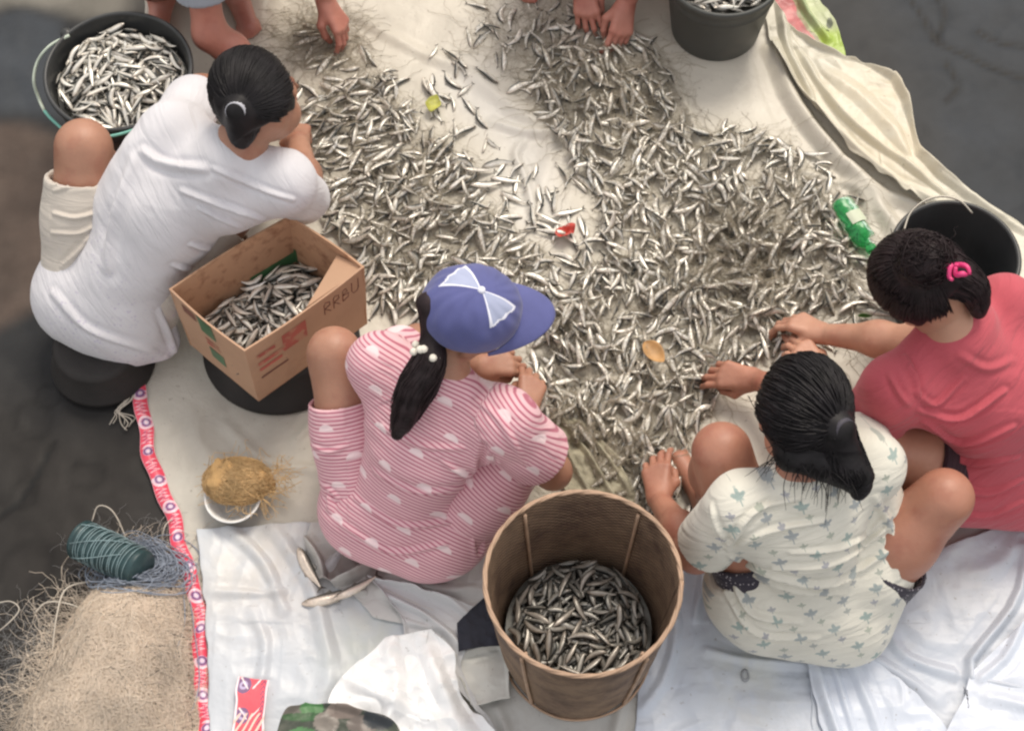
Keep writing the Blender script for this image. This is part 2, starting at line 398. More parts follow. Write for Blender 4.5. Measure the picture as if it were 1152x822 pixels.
DENSE = [[(332, 135), (372, 100), (402, 82), (446, 92), (470, 140), (520, 165), (540, 215), (560, 250), (612, 285), (640, 330), (650, 400), (560, 380), (500, 350), (430, 350), (400, 270), (352, 230)],
         [(585, 95), (640, 55), (700, 70), (750, 100), (775, 150), (830, 142), (880, 160), (905, 190), (942, 232), (955, 285), (955, 345), (905, 352), (890, 400), (830, 430), (800, 455), (772, 500), (760, 560), (700, 545), (650, 500), (612, 470), (600, 410), (625, 350), (672, 300), (680, 240), (650, 185), (605, 130)]]
def tarpcol(P, T, S):
    n1 = fbm(P, 2.5, 4, 21)[:, None]; c = np.array([.61, .57, .485])*(1+.06*n1)
    a = sum(softpoly(P+.03*vnoise(P, 9, 2)[:, None], d, .10) for d in DENSE)[:, None]; a = np.clip(a, 0, 1)
    c = c*(1-.62*a)+np.array([.40, .36, .28])*.62*a                       # wet, fouled where the catch lies
    st = np.clip(fbm(P, 5, 4, 30)-.35, 0, 1)[:, None]; c = c*(1-.35*st)
    for (cx, cy, rr, k, q) in ((365, 45, .12, .55, (.26, .21, .15)), (250, 150, .18, .45, (.36, .29, .20)), (660, 40, .16, .35, (.28, .24, .17)),  # second spot: shade between bucket and head put into the colour as tan
                            (990, 370, .18, .35, (.40, .37, .29)), (430, 300, .1, .3, (.30, .27, .22)), (620, 560, .15, .5, (.25, .22, .16))):
        p0 = px2([(cx, cy)])[0]; d = np.linalg.norm(P-p0, axis=1)/rr; w = (k*np.exp(-d**2)*(1+.5*vnoise(P, 25, 8)))[:, None]; c = c*(1-w)+np.array(q)*w
    wt = np.exp(-(pl_dist(P, px2([(520, 95), (590, 165), (600, 240)]))[0]/.07)**2)[:, None]; c = c*(1-.5*wt)+np.array([.68, .67, .64])*.5*wt
    gr = softpoly(P, [(1000, 560), (1300, 480), (1300, 800), (1010, 700)], .1)[:, None]; c = c*(1-gr)+np.array([.52, .54, .53])*gr
    lo = softpoly(P, [(140, 400), (360, 420), (350, 640), (180, 620)], .08)[:, None]; c = c*(1-.6*lo)+np.array([.49, .47, .42])*.6*lo
    return np.clip(c, .02, .9)
tp, _ = sheet('tarpaulin', left_edge, right_edge, 330, 420, lambda P, T, S: Htarp(P), M['tarp'], tarpcol)
tag(tp, 'large cream tarpaulin spread under the people and the whole catch of fish', 'tarpaulin')

# red printed edge band of the tarpaulin
def band_col(s, t, W):
    """s metres along, t -1..1 across -> colours of the repeating ornament"""
    c = np.tile(np.array([.80, .075, .13]), (len(s), 1)); x = t*W
    per = .078; u = np.mod(s, per)-per/2; k = np.floor(s/per).astype(int)
    r = np.hypot(u, x-.002); white = (.86, .60, .66)
    def put(m, col): c[m] = col
    put((np.abs(r-.0155) < .0028) & (np.sin(k*2.1+u*60) > -.4), white)
    put((r < .012), (.50, .42, .62)); put((np.abs(r-.0085) < .0022), (.22, .06, .18)); put(r < .004, white)
    v = np.mod(s+per/2, per)-per/2                      # zig zag lettering between the rings
    zz = np.abs(np.mod(v*90+.25*(k % 3), 1)-.5)*2*W*1.4-W*.7
    put((np.abs(x-zz) < .0030) & (np.abs(v) < .018), white)
    put((np.abs(x+zz*.6) < .0018) & (np.abs(v) < .016), (.30, .05, .14))
    put(np.abs(x) > W*.94, (.86, .55, .60))
    return c
def band(name, line, w, n, m, mat, parent=None, h0=.004):
    L = resamp(px2(line), n, True); Tn = unit(np.gradient(L, axis=0)); Nn = np.stack([-Tn[:, 1], Tn[:, 0]], 1)
    s = np.r_[0, np.cumsum(np.linalg.norm(np.diff(L, axis=0), axis=1))]; t = np.linspace(-1, 1, m)
    ww = np.broadcast_to(w, (n,)) if np.ndim(w) else np.full(n, w)
    P = L[None]+(t[:, None, None]*ww[None, :, None])*Nn[None]+(.004*np.sin(s*23)+.003*np.sin(s*51+1))[None, :, None]*Nn[None]
    P2 = P.reshape(-1, 2); S = np.broadcast_to(s[None], (m, n)).ravel(); T = np.broadcast_to(t[:, None], (m, n)).ravel()
    z = Htarp(P2)+h0+.007*(1-T**2)+.003*np.sin(S*37+T)+.002*vnoise(P2, 40, 6)
    F = gridfaces(m, n); V = np.column_stack([P2, z])
    a, b, c = V[F[0, 0]], V[F[0, 1]], V[F[0, 2]]
    if np.cross(b-a, c-a)[2] < 0: F = F[:, ::-1].copy()
    return mesh(name, V, F, mat, parent, col=band_col(S, T, w if not np.ndim(w) else w[0]))
M['band'] = simple('printed_red_plastic', (.8, .1, .1), .4, attr=True, var=.12, vs=20, b=(50, .3, .003))
bd = band('printed_border', [(154, 432), (163, 478), (178, 540), (200, 600), (219, 665), (228, 740), (231, 830), (233, 900)], .0175, 900, 22, M['band'], tp)
tag(bd, 'red border strip printed with white and purple ornaments')

# ---------------------------------------------------------------- loose sheets lying on the tarpaulin
def crump(P, s, seed, n=3):
    Q = P+.05*np.stack([vnoise(P, 5, seed+5), vnoise(P, 5, seed+6)], 1)
    return sum((1-np.abs(vnoise(Q, s*1.9**i, seed+i))*1.6)*.55**i for i in range(n))*.6
def mksheet(name, label, left, right, nu, nv, lift, camp, cs, seed, base, folds=(), edge=.012, mat=None, spots=None, colfun=None, cat='plastic sheet', flat=False):
    FF = [(resamp(px2(L), 12, True), a, w) for L, a, w in folds]
    def hf(P, T, S):
        e = np.minimum(np.minimum(T, 1-T), np.minimum(S, 1-S)); rim = np.exp(-(e/.05)**2)
        return Htarp(P)+lift+camp*np.maximum(crump(P, cs, seed), 0)+np.maximum(foldh(P, FF), -.0015)+edge*rim*np.maximum(vnoise(P, 7, seed+3), 0)+.001
    def cf(P, T, S):
        c = np.array(base)*(1+.04*fbm(P, 5, 3, seed))[:, None]
        if spots is not None:
            for (cx, cy, rr, k, q) in spots:
                p0 = px2([(cx, cy)])[0]; d = np.linalg.norm(P-p0, axis=1)/rr; w = (k*np.exp(-d**2)*np.clip(1+.7*fbm(P, 22, 3, 8), 0, 1.5))[:, None]
                w = np.clip(w, 0, 1); c = c*(1-w)+np.array(q)*w
        return np.clip(c, .02, .92)
    o, V = sheet(name, left, right, nu, nv, hf, mat or M['plastic_sheet'], colfun or cf)
    tag(o, label, cat); return o, hf
# far right: the turned-up yellowish edge of a second sheet with its rolled ridge
mksheet('plastic_sheet', 'creased cream sheet with a rolled ridge, turned up along the right edge of the tarpaulin',
        [(864, -14), (859, 12), (862, 36), (872, 72), (905, 120), (950, 175), (1000, 215), (1050, 250), (1100, 300), (1160, 370)],
        [(868, -14), (872, 14), (888, 36), (908, 53), (938, 67), (1000, 92), (1020, 128), (1037, 182), (1095, 228), (1152, 262), (1215, 330)],
        90, 260, .012, .010, 7, 40, (.60, .57, .47),
        [([(866, 60), (892, 110), (942, 160), (985, 200), (1050, 238)], .035, .014), ([(885, 40), (915, 95), (950, 140), (1000, 180), (1060, 225)], .022, .010),
         ([(900, 15), (940, 60), (1000, 90), (1022, 130), (1040, 190), (1100, 235), (1150, 265)], .020, .012), ([(905, 75), (960, 110), (1000, 150), (1030, 200)], .010, .02),
         ([(876, 10), (884, 60), (915, 120)], .03, .012)],
        edge=.03, spots=[(980, 130, .16, .6, (.58, .50, .36)), (1010, 185, .12, .5, (.60, .52, .38))])
def greensack(P, T, S):
    c = np.tile([.47, .52, .30], (len(P), 1)); c = c*(1+.12*fbm(P, 10, 3, 4)[:, None]); tt = T+.05*vnoise(P, 25, 3)
    m = tt < .40; c[m] = (np.array([.56, .17, .17])*(1+.35*vnoise(P, 60, 3)[:, None]))[m]
    m = (tt > .38) & (tt < .46); c[m] = (.30, .26, .14)
    m = (tt > .46) & (tt < .62); c[m] = (.33, .40, .20)
    X, Y = topx(np.column_stack([P, np.zeros(len(P))])); g = smooth01((Y-30)/18)*(tt > .46); g = g[:, None]; c = c*(1-g)+np.array([.34, .46, .08])*g
    m = (np.hypot(X-932, (Y-32)*.6) < 3.5); c[m] = (.06, .08, .04)
    return c
mksheet('printed_sack', 'folded sack with pale green and red print beside the dark bucket', [(858, -120), (861, -40), (866, 0), (882, 34), (905, 60), (922, 80)],
        [(900, -120), (908, -40), (921, 0), (937, 30), (949, 60), (950, 80)], 60, 120, .004, .010, 10, 51, (.5, .6, .3), [([(880, -60), (902, 10), (930, 50)], .02, .010)], edge=.004, colfun=greensack, cat='sack')
# lower left
mksheet('plastic_sheet', 'smooth bluish white sheet beside the red border, lower left',
        [(222, 600), (230, 660), (235, 740), (238, 900)], [(420, 585), (440, 660), (470, 740), (500, 900)], 150, 200, .006, .012, 6, 60, (.56, .60, .65),
        [([(262, 600), (300, 640), (320, 690)], .014, .014), ([(310, 600), (350, 660), (372, 740)], .012, .016), ([(285, 690), (300, 730), (290, 800)], .008, .012), ([(360, 700), (372, 760), (350, 822)], .008, .02),
         ([(240, 670), (300, 672), (330, 668)], .008, .01), ([(400, 600), (372, 640), (350, 640)], .01, .012)], edge=.01,
        spots=[(330, 640, .16, .55, (.46, .42, .40)), (400, 650, .1, .5, (.42, .38, .36)), (270, 630, .12, .4, (.70, .68, .62)), (410, 735, .1, .4, (.55, .58, .50))])
mksheet('plastic_sheet', 'dirty crumpled white sheet tucked under the pink striped top',
        [(352, 592), (345, 620), (360, 655), (395, 672), (420, 700)], [(560, 600), (556, 640), (552, 690), (548, 710), (545, 725)], 120, 110, .016, .012, 9, 70, (.60, .59, .57),
        [([(338, 606), (360, 636), (368, 664)], .045, .009), ([(360, 666), (400, 655), (432, 632)], .050, .010), ([(352, 650), (372, 672), (410, 672)], .03, .008), ([(430, 670), (480, 690), (520, 700)], .012, .01), ([(440, 650), (490, 668), (545, 670)], .01, .012)], edge=.02,
        spots=[(392, 640, .06, 1.1, (.16, .12, .11)), (425, 645, .05, .6, (.30, .25, .23)), (360, 620, .05, .5, (.40, .36, .33))])  # first spot puts the pocket's strong darkness into the sheet colour
mksheet('plastic_sheet', 'stiff folded white strip running from under the pink top to the dark cloth',
        [(415, 655), (440, 685), (452, 700), (455, 720)], [(535, 690), (540, 720), (520, 760), (560, 830)], 90, 90, .028, .006, 6, 75, (.60, .61, .62),
        [([(425, 672), (480, 700), (520, 735), (550, 800)], .016, .008), ([(440, 660), (500, 680), (535, 705)], .012, .008), ([(455, 705), (500, 720), (530, 770)], .01, .008)], edge=.02)
mksheet('plastic_sheet', 'cream coloured plastic scrap beside the woven basket',
        [(505, 735), (520, 775), (530, 800)], [(552, 722), (570, 745), (575, 790)], 50, 80, .022, .008, 10, 78, (.60, .60, .56),
        [([(512, 745), (540, 735), (560, 728)], .012, .01)], edge=.015)
mksheet('plastic_bag', 'glaring white crumpled plastic bag at the bottom edge of the tarpaulin',
        [(436, 728), (415, 750), (388, 772), (372, 805), (372, 900)], [(486, 722), (512, 745), (518, 790), (560, 840), (560, 900)], 170, 200, .045, .036, 9, 80, (.84, .85, .86),
        [([(440, 735), (450, 790), (430, 840)], .03, .02), ([(480, 735), (500, 790), (530, 840)], .03, .02), ([(400, 780), (450, 805), (500, 820)], .02, .015)], edge=.04, cat='plastic bag')
def camo(P, T, S):
    X, Y = topx(np.column_stack([P, np.zeros(len(P))]))
    c = np.tile([.10, .12, .09], (len(P), 1))+.03*fbm(P, 20, 3, 5)[:, None]
    for ex, ey, rx, ry, q in ((333, 812, 16, 12, (.22, .20, .17)), (356, 813, 13, 11, (.14, .38, .13)), (352, 822, 30, 5, (.05, .16, .05)), (372, 828, 14, 12, (.34, .30, .26)), (392, 815, 20, 9, (.36, .29, .25)), (412, 830, 18, 10, (.30, .25, .22)), (430, 824, 18, 12, (.04, .05, .06)), (345, 845, 18, 12, (.12, .33, .12))):
        m = (((X-ex)/rx)**2+((Y-ey)/ry)**2) < 1; c[m] = np.array(q)*(1+.2*vnoise(P, 50, 3)[m][:, None])
    return np.clip(c, .01, 1)
mksheet('camouflage_bag', 'dark green patterned bag under the glaring white plastic bag', [(350, 806), (322, 822), (305, 900)], [(395, 811), (450, 832), (460, 900)], 60, 60, .085, .010, 8, 85, (.2, .2, .2),
        [([(320, 818), (350, 802), (400, 812), (445, 826)], .012, .010)], edge=.0, colfun=lambda P, T, S: camo(P, T, S)*.55, cat='bag')
# red printed label
lab, _hf = mksheet('printed_label', 'red printed sack label with purple ring ornaments, lying on the bluish white sheet', [(270, 768), (267, 795), (263, 850)], [(306, 771), (302, 800), (296, 850)], 50, 90, .014, .001, 6, 60, (.8, .1, .12), edge=.004,
    colfun=lambda P, T, S: labcol(P, T, S), cat='label') if False else (None, None)
def labcol(P, T, S):
    X, Y = topx(np.column_stack([P, np.zeros(len(P))]))
    c = np.tile([.80, .085, .12], (len(P), 1)); u = T*38; v = Y-768
    r1 = np.hypot(u-9, np.mod(v, 34)-9)
    c[np.abs(r1-7) < 2.2] = (.20, .10, .22); c[r1 < 4.8] = (.50, .42, .62); c[r1 < 2] = (.16, .08, .18)
    lead = np.mod(v, 34)
    for k in (0, 1):
        m = (np.abs((u-14-k*7)-(12-lead)*.8*(1 if k else -1)) < 1.1) & (lead < 13); c[m] = (.88, .78, .78)
    m = (u > 29) & (np.mod(v*.55+np.sin(u), 3) < 1.3); c[m] = (.30, .06, .14)
    m = (u < 2.2) | (u > 36); c[m] = (.86, .74, .78)
    m = (v > 40) & (np.abs(np.mod(u*.35+v*.2, 3)-1.2) < .5); c[m] = (.88, .60, .50)
    return c
lab, _ = mksheet('printed_label', 'red printed label with purple ring ornaments, lying on the bluish white sheet', [(270, 768), (267, 795), (262, 850)], [(306, 771), (302, 800), (296, 850)], 60, 110, .030, .001, 6, 60, (.8, .1, .12), edge=.004, colfun=labcol, mat=M['band'], cat='label')
# lower right
mksheet('plastic_sheet', 'wide bluish sheet between the woven basket and the woman in the floral top',
        [(735, 590), (722, 700), (716, 800), (700, 900)], [(830, 600), (850, 680), (930, 740), (960, 900)], 150, 190, .006, .009, 6, 90, (.50, .55, .64),
        [([(790, 590), (790, 650), (780, 700)], .014, .010), ([(795, 735), (850, 748), (915, 752)], .012, .010), ([(735, 620), (760, 700), (745, 770), (722, 800)], .012, .012), ([(800, 700), (860, 740), (930, 745)], .008, .02)], edge=.008,
        spots=[(838, 760, .12, .5, (.55, .56, .52)), (750, 700, .06, .3, (.5, .5, .52))])
mksheet('plastic_sheet', 'pale grey sheet spread below the coral shirt at the lower right',
        [(1010, 640), (1000, 700), (930, 740), (912, 760), (915, 900)], [(1215, 560), (1215, 640), (1215, 720), (1215, 800), (1215, 900)], 180, 200, .008, .009, 6, 95, (.53, .575, .65),
        [([(1152, 620), (1140, 680), (1090, 745), (1086, 765), (1130, 775), (1200, 790)], .018, .011), ([(1000, 720), (1020, 745), (1085, 765)], .012, .014), ([(960, 735), (1010, 760), (1050, 790)], .010, .014), ([(1090, 650), (1120, 640), (1160, 600)], .006, .02)], edge=.01,
        spots=[(1080, 630, .16, .4, (.52, .53, .52))])
mksheet('plastic_sheet', 'folded white wedge of plastic pointing up to the hem of the floral top',
        [(905, 738), (912, 780), (925, 840), (935, 900)], [(962, 732), (1010, 770), (1050, 810), (1120, 900)], 110, 150, .018, .012, 7, 98, (.60, .65, .74),
        [([(912, 742), (925, 790), (950, 860)], .018, .012), ([(950, 740), (975, 800), (1000, 860)], .012, .012), ([(930, 740), (945, 790), (960, 840)], .010, .01)], edge=.02)
mksheet('plastic_sheet', 'bright bluish white sheet corner at the lower right of the tarpaulin',
        [(1088, 762), (1080, 790), (1060, 830), (1040, 900)], [(1215, 640), (1215, 700), (1215, 780), (1215, 900)], 110, 130, .020, .010, 6, 101, (.62, .67, .76),
        [([(1100, 768), (1130, 740), (1160, 680), (1215, 640)], .014, .010), ([(1110, 790), (1152, 800), (1200, 820)], .010, .014)], edge=.012)
mksheet('plastic_sheet', 'dull grey sheet passing under the woven basket at the bottom edge', [(530, 770), (535, 830), (530, 900)], [(745, 745), (740, 820), (735, 900)], 90, 80, .004, .005, 6, 88, (.50, .50, .48), [([(560, 800), (570, 830), (560, 880)], .012, .012), ([(700, 790), (690, 840), (700, 880)], .01, .012)], edge=.004)
# bunched net draped from the pile towards the basket
def netcol(P, T, S): return np.clip(np.array([.36, .33, .24])*(1+.25*fbm(P, 30, 3, 5))[:, None], .02, .9)
mksheet('net_bunch', 'bunched greenish brown net draped beside the pink sleeve above the basket', [(612, 478), (622, 520), (640, 570)], [(655, 478), (692, 520), (722, 575)], 70, 80, .012, .014, 14, 120, (.4, .4, .3),
        [([(618, 480), (640, 520), (668, 570)], .018, .007), ([(632, 478), (660, 515), (690, 565)], .018, .007), ([(645, 478), (675, 510), (708, 560)], .016, .006)], edge=.01, colfun=netcol, mat=simple('net_cloth', (.3,)*3, .8, attr=True, var=.3, vs=60, b=(300, .8, .003)), cat='net')
# dark cloth scrap
M['navy'] = simple('navy_cloth', (.018, .02, .032), .85, var=.3, vs=30, b=(60, .5, .004))
tag(mksheet('dark_cloth', 'navy black cloth scrap squeezed between the pink top and the basket', [(515, 712), (517, 742)], [(575, 655), (580, 735)], 50, 50, .045, .015, 14, 110, (.02, .02, .03), mat=M['navy'], colfun=lambda P, T, S: np.full((len(P), 3), .02), edge=.01, cat='cloth')[0])
# =================================================================== FIGURES: distance fields meshed as one skin
class Field:
    def __init__(s, lo, hi, h):
        s.lo = np.array(lo, float); s.h = h; s.n = np.ceil((np.array(hi)-s.lo)/h).astype(int)+1
        s.F = np.full(s.n, .06, np.float32); s.ax = [s.lo[i]+h*np.arange(s.n[i]) for i in range(3)]
    def block(s, lo, hi):
        a = np.clip(np.floor((lo-s.lo)/s.h).astype(int), 0, s.n); b = np.clip(np.ceil((hi-s.lo)/s.h).astype(int)+1, 0, s.n)
        sl = tuple(slice(x, y) for x, y in zip(a, b))
        if any(y <= x for x, y in zip(a, b)): return None, None
        g = np.stack(np.meshgrid(*[s.ax[i][sl[i]] for i in range(3)], indexing='ij'), -1).astype(np.float32)
        return sl, g
    def add(s, pr, k=.03):
        if pr.get('k') is not None: k = pr['k']
        lo, hi = pbounds(pr); m = k+.012
        sl, g = s.block(lo-m, hi+m)
        if sl is None: return
        d = pdist(pr, g); A = s.F[sl]
        hh = np.clip(k-np.abs(A-d), 0, None); s.F[sl] = np.minimum(A, d)-hh*hh/(4*k)
    def sub(s, pr, k=.004):
        lo, hi = pbounds(pr); sl, g = s.block(lo-.01, hi+.01)
        if sl is None: return
        s.F[sl] = np.maximum(s.F[sl], -pdist(pr, g))
    def cut(s, p, d, rad):
        sl, g = s.block(p-rad, p+rad)
        if sl is None: return
        q = g-p; w = (q**2).sum(-1) < rad*rad; dd = q@np.asarray(d, np.float32)
        s.F[sl] = np.where(w & (dd > 0), np.maximum(s.F[sl], dd), s.F[sl])
    def disp(s, fn):
        g = np.stack(np.meshgrid(*s.ax, indexing='ij'), -1).astype(np.float32); s.F += fn(g)
    def mesh(s, smooth=1):
        return snets(s.F, s.lo, s.h, smooth)
def cone(a, b, ra, rb, g='', k=None, sq=None):
    return dict(t='c', a=np.array(a, float), b=np.array(b, float), ra=ra, rb=rb, g=g, k=k)
def ell(c, r, rot=None, g='', k=None):
    return dict(t='e', a=np.array(c, float), r=np.array(r, float), rot=np.eye(3) if rot is None else np.asarray(rot), g=g, k=k)
def pbounds(p):
    if p['t'] == 'c':
        r = max(p['ra'], p['rb']); return np.minimum(p['a'], p['b'])-r, np.maximum(p['a'], p['b'])+r
    m = max(p['r']); return p['a']-m, p['a']+m
def pdist(p, X):
    if p['t'] == 'c':
        a = p['a'].astype(np.float32); ba = (p['b']-p['a']).astype(np.float32); q = X-a
        t = np.clip((q@ba)/max(float(ba@ba), 1e-9), 0, 1)
        d = q-t[..., None]*ba
        return np.sqrt((d*d).sum(-1))-(p['ra']+(p['rb']-p['ra'])*t)
    q = (X-p['a'].astype(np.float32))@p['rot'].T.astype(np.float32); r = p['r'].astype(np.float32)
    k0 = np.sqrt(((q/r)**2).sum(-1)); k1 = np.sqrt(((q/r**2)**2).sum(-1))+1e-6
    return k0*(k0-1)/k1
def snets(F, lo, h, smooth=1):
    ins = F < 0
    c = np.zeros(tuple(np.array(F.shape)-1), np.int8)
    for a in (0, 1):
        for b in (0, 1):
            for d in (0, 1):
                c += ins[a:F.shape[0]-1+a, b:F.shape[1]-1+b, d:F.shape[2]-1+d]
    act = np.argwhere((c > 0) & (c < 8)); idx = np.full(c.shape, -1, np.int32); idx[tuple(act.T)] = np.arange(len(act))
    S = np.zeros((len(act), 3)); N = np.zeros(len(act))
    cs = [(a, b, d) for a in (0, 1) for b in (0, 1) for d in (0, 1)]
    for i, p in enumerate(cs):
        for q in cs[i+1:]:
            if sum(abs(x-y) for x, y in zip(p, q)) != 1: continue
            fp = F[act[:, 0]+p[0], act[:, 1]+p[1], act[:, 2]+p[2]]; fq = F[act[:, 0]+q[0], act[:, 1]+q[1], act[:, 2]+q[2]]
            m = (fp < 0) != (fq < 0); t = np.where(m, fp/np.where(m, fp-fq, 1), 0)
            S[m] += (np.array(p)+t[:, None]*(np.array(q)-np.array(p)))[m]; N[m] += 1
    V = lo+h*(act+S/N[:, None]); Fs = []
    for ax in range(3):
        o = [x for x in range(3) if x != ax]
        sl0 = [slice(1, -1)]*3; sl1 = [slice(1, -1)]*3; sl0[ax] = slice(0, -1); sl1[ax] = slice(1, None)
        A = ins[tuple(sl0)]; B = ins[tuple(sl1)]; e = np.argwhere(A != B)
        fl = A[tuple(e.T)]
        e = e.copy(); e[:, o[0]] += 1; e[:, o[1]] += 1
        def cell(d0, d1):
            x = e.copy(); x[:, o[0]] -= d0; x[:, o[1]] -= d1; return idx[tuple(x.T)]
        q = np.stack([cell(1, 1), cell(0, 1), cell(0, 0), cell(1, 0)], 1)
        if ax == 1: fl = ~fl
        q[~fl] = q[~fl][:, ::-1]; Fs.append(q)
    Fq = np.vstack(Fs); Fq = Fq[(Fq >= 0).all(1)]
    for _ in range(smooth): V = lap(V, Fq, .5)
    return V, Fq
def lap(V, F, w):
    S = np.zeros_like(V); N = np.zeros(len(V)); k = F.shape[1]
    for i in range(k):
        a, b = F[:, i], F[:, (i+1) % k]
        for j in range(3):
            S[:, j] += np.bincount(a, V[b, j], len(V))+np.bincount(b, V[a, j], len(V))
        N += np.bincount(a, minlength=len(V))+np.bincount(b, minlength=len(V))
    return V*(1-w)+w*S/np.maximum(N, 1)[:, None]
def vnormals(V, F):
    a, b, c = V[F[:, 0]], V[F[:, 1]], V[F[:, 2]]; n = np.cross(b-a, c-a); Nn = np.zeros_like(V)
    for i in range(F.shape[1]):
        for j in range(3): Nn[:, j] += np.bincount(F[:, i], n[:, j], len(V))
    return unit(Nn+1e-12)
def build(prims, h, k=.03, cuts=(), subs=(), smooth=1, disp=None, pad=.03):
    B = [pbounds(p) for p in prims]; lo = np.min([b[0] for b in B], 0)-pad; hi = np.max([b[1] for b in B], 0)+pad
    f = Field(lo, hi, h)
    for p in prims: f.add(p, k)
    if disp: f.disp(disp)
    for c in cuts: f.cut(*c)
    for p in subs: f.sub(p)
    return f.mesh(smooth)

# ---------------------------------------------------------------- hands
def frame(y, z):
    y = unit(y); z = np.array(z, float); z = unit(z-y*(z@y)); x = np.cross(y, z); return x, y, z
def hand_prims(w, d, n, side, curl=(.5, .5, .55, .6), thumb=.5, spread=.06, sc=1.0):
    """w wrist, d towards the knuckles, n back of the hand, side +1: thumb on +x.  Five fingers of unequal length"""
    X, Y, Z = frame(d, n); X = X*side; P = []; w = np.array(w, float)
    L = lambda x, y, z: w+sc*(x*X+y*Y+z*Z)
    kx = (.027, .009, -.009, -.026); ky = (.082, .086, .082, .074)
    fl = ((.040, .026, .021), (.044, .029, .022), (.041, .027, .021), (.032, .021, .018)); fr = (.0088, .0090, .0086, .0078)
    P.append(cone(w-.0*Y, L(0, .02, 0), .023*sc, .021*sc, 'hand'))
    for i in range(4):
        P.append(cone(L(kx[i]*.55, .012, 0), L(kx[i], ky[i], 0), .0145*sc, .0115*sc, 'hand', .012))
        a = 0.; p = np.array([kx[i], ky[i], 0.]); sp = -spread*(i-1.3)
        for j in range(3):
            a += curl[i]*(1.0, 1.15, .8)[j]
            q = p+fl[i][j]*np.array([math.sin(sp)*math.cos(a)*1., math.cos(a), -math.sin(a)])
            P.append(cone(L(*p), L(*q), fr[i]*sc*(1-.08*j), fr[i]*sc*(1-.08*(j+1)), 'hand', .0035 if j else .006)); p = q
    t0 = np.array([.018, .020, -.006]); t1 = np.array([.040, .048, -.014-.012*thumb]); t2 = t1+np.array([.004-.012*thumb, .032, -.012*thumb-.004]); t3 = t2+np.array([-.006-.014*thumb, .022, -.012*thumb-.004])
    P += [cone(L(*t0), L(*t1), .0155*sc, .012*sc, 'hand', .014), cone(L(*t1), L(*t2), .0112*sc, .0100*sc, 'hand', .005), cone(L(*t2), L(*t3), .0100*sc, .0080*sc, 'hand', .004)]
    return P
def head_prims(c, f, u):
    f = unit(f); u = unit(np.array(u)-f*(np.array(u)@f)); r = np.cross(f, u); Rm = np.stack([r, f, u])
    L = lambda x, y, z: c+x*r+y*f+z*u
    P = [ell(L(0, -.008, .018), (.074, .092, .088), Rm, 'head'), ell(L(0, .022, -.035), (.060, .062, .070), Rm, 'head', .03),
         cone(L(0, .055, -.090), L(0, .062, -.088), .020, .018, 'head', .03), cone(L(-.03, .03, -.07), L(.03, .03, -.07), .028, .028, 'head', .03),
         cone(L(0, .080, .004), L(0, .097, -.028), .009, .012, 'head', .012), cone(L(-.012, .088, -.031), L(.012, .088, -.031), .008, .008, 'head', .008),
         cone(L(-.04, .073, .022), L(.04, .073, .022), .012, .012, 'head', .015), cone(L(-.018, .082, -.056), L(.018, .082, -.056), .0065, .0065, 'head', .006),
         cone(L(-.016, .079, -.068), L(.016, .079, -.068), .0075, .0075, 'head', .006), cone(L(-.042, .055, -.022), L(.042, .055, -.022), .022, .022, 'head', .02)]
    for s in (-1, 1):
        P += [ell(L(s*.076, -.004, -.008), (.010, .019, .030), Rm, 'head', .008), cone(L(s*.068, .005, -.02), L(s*.074, .0, -.02), .012, .01, 'head', .01)]
    return P, (r, f, u)

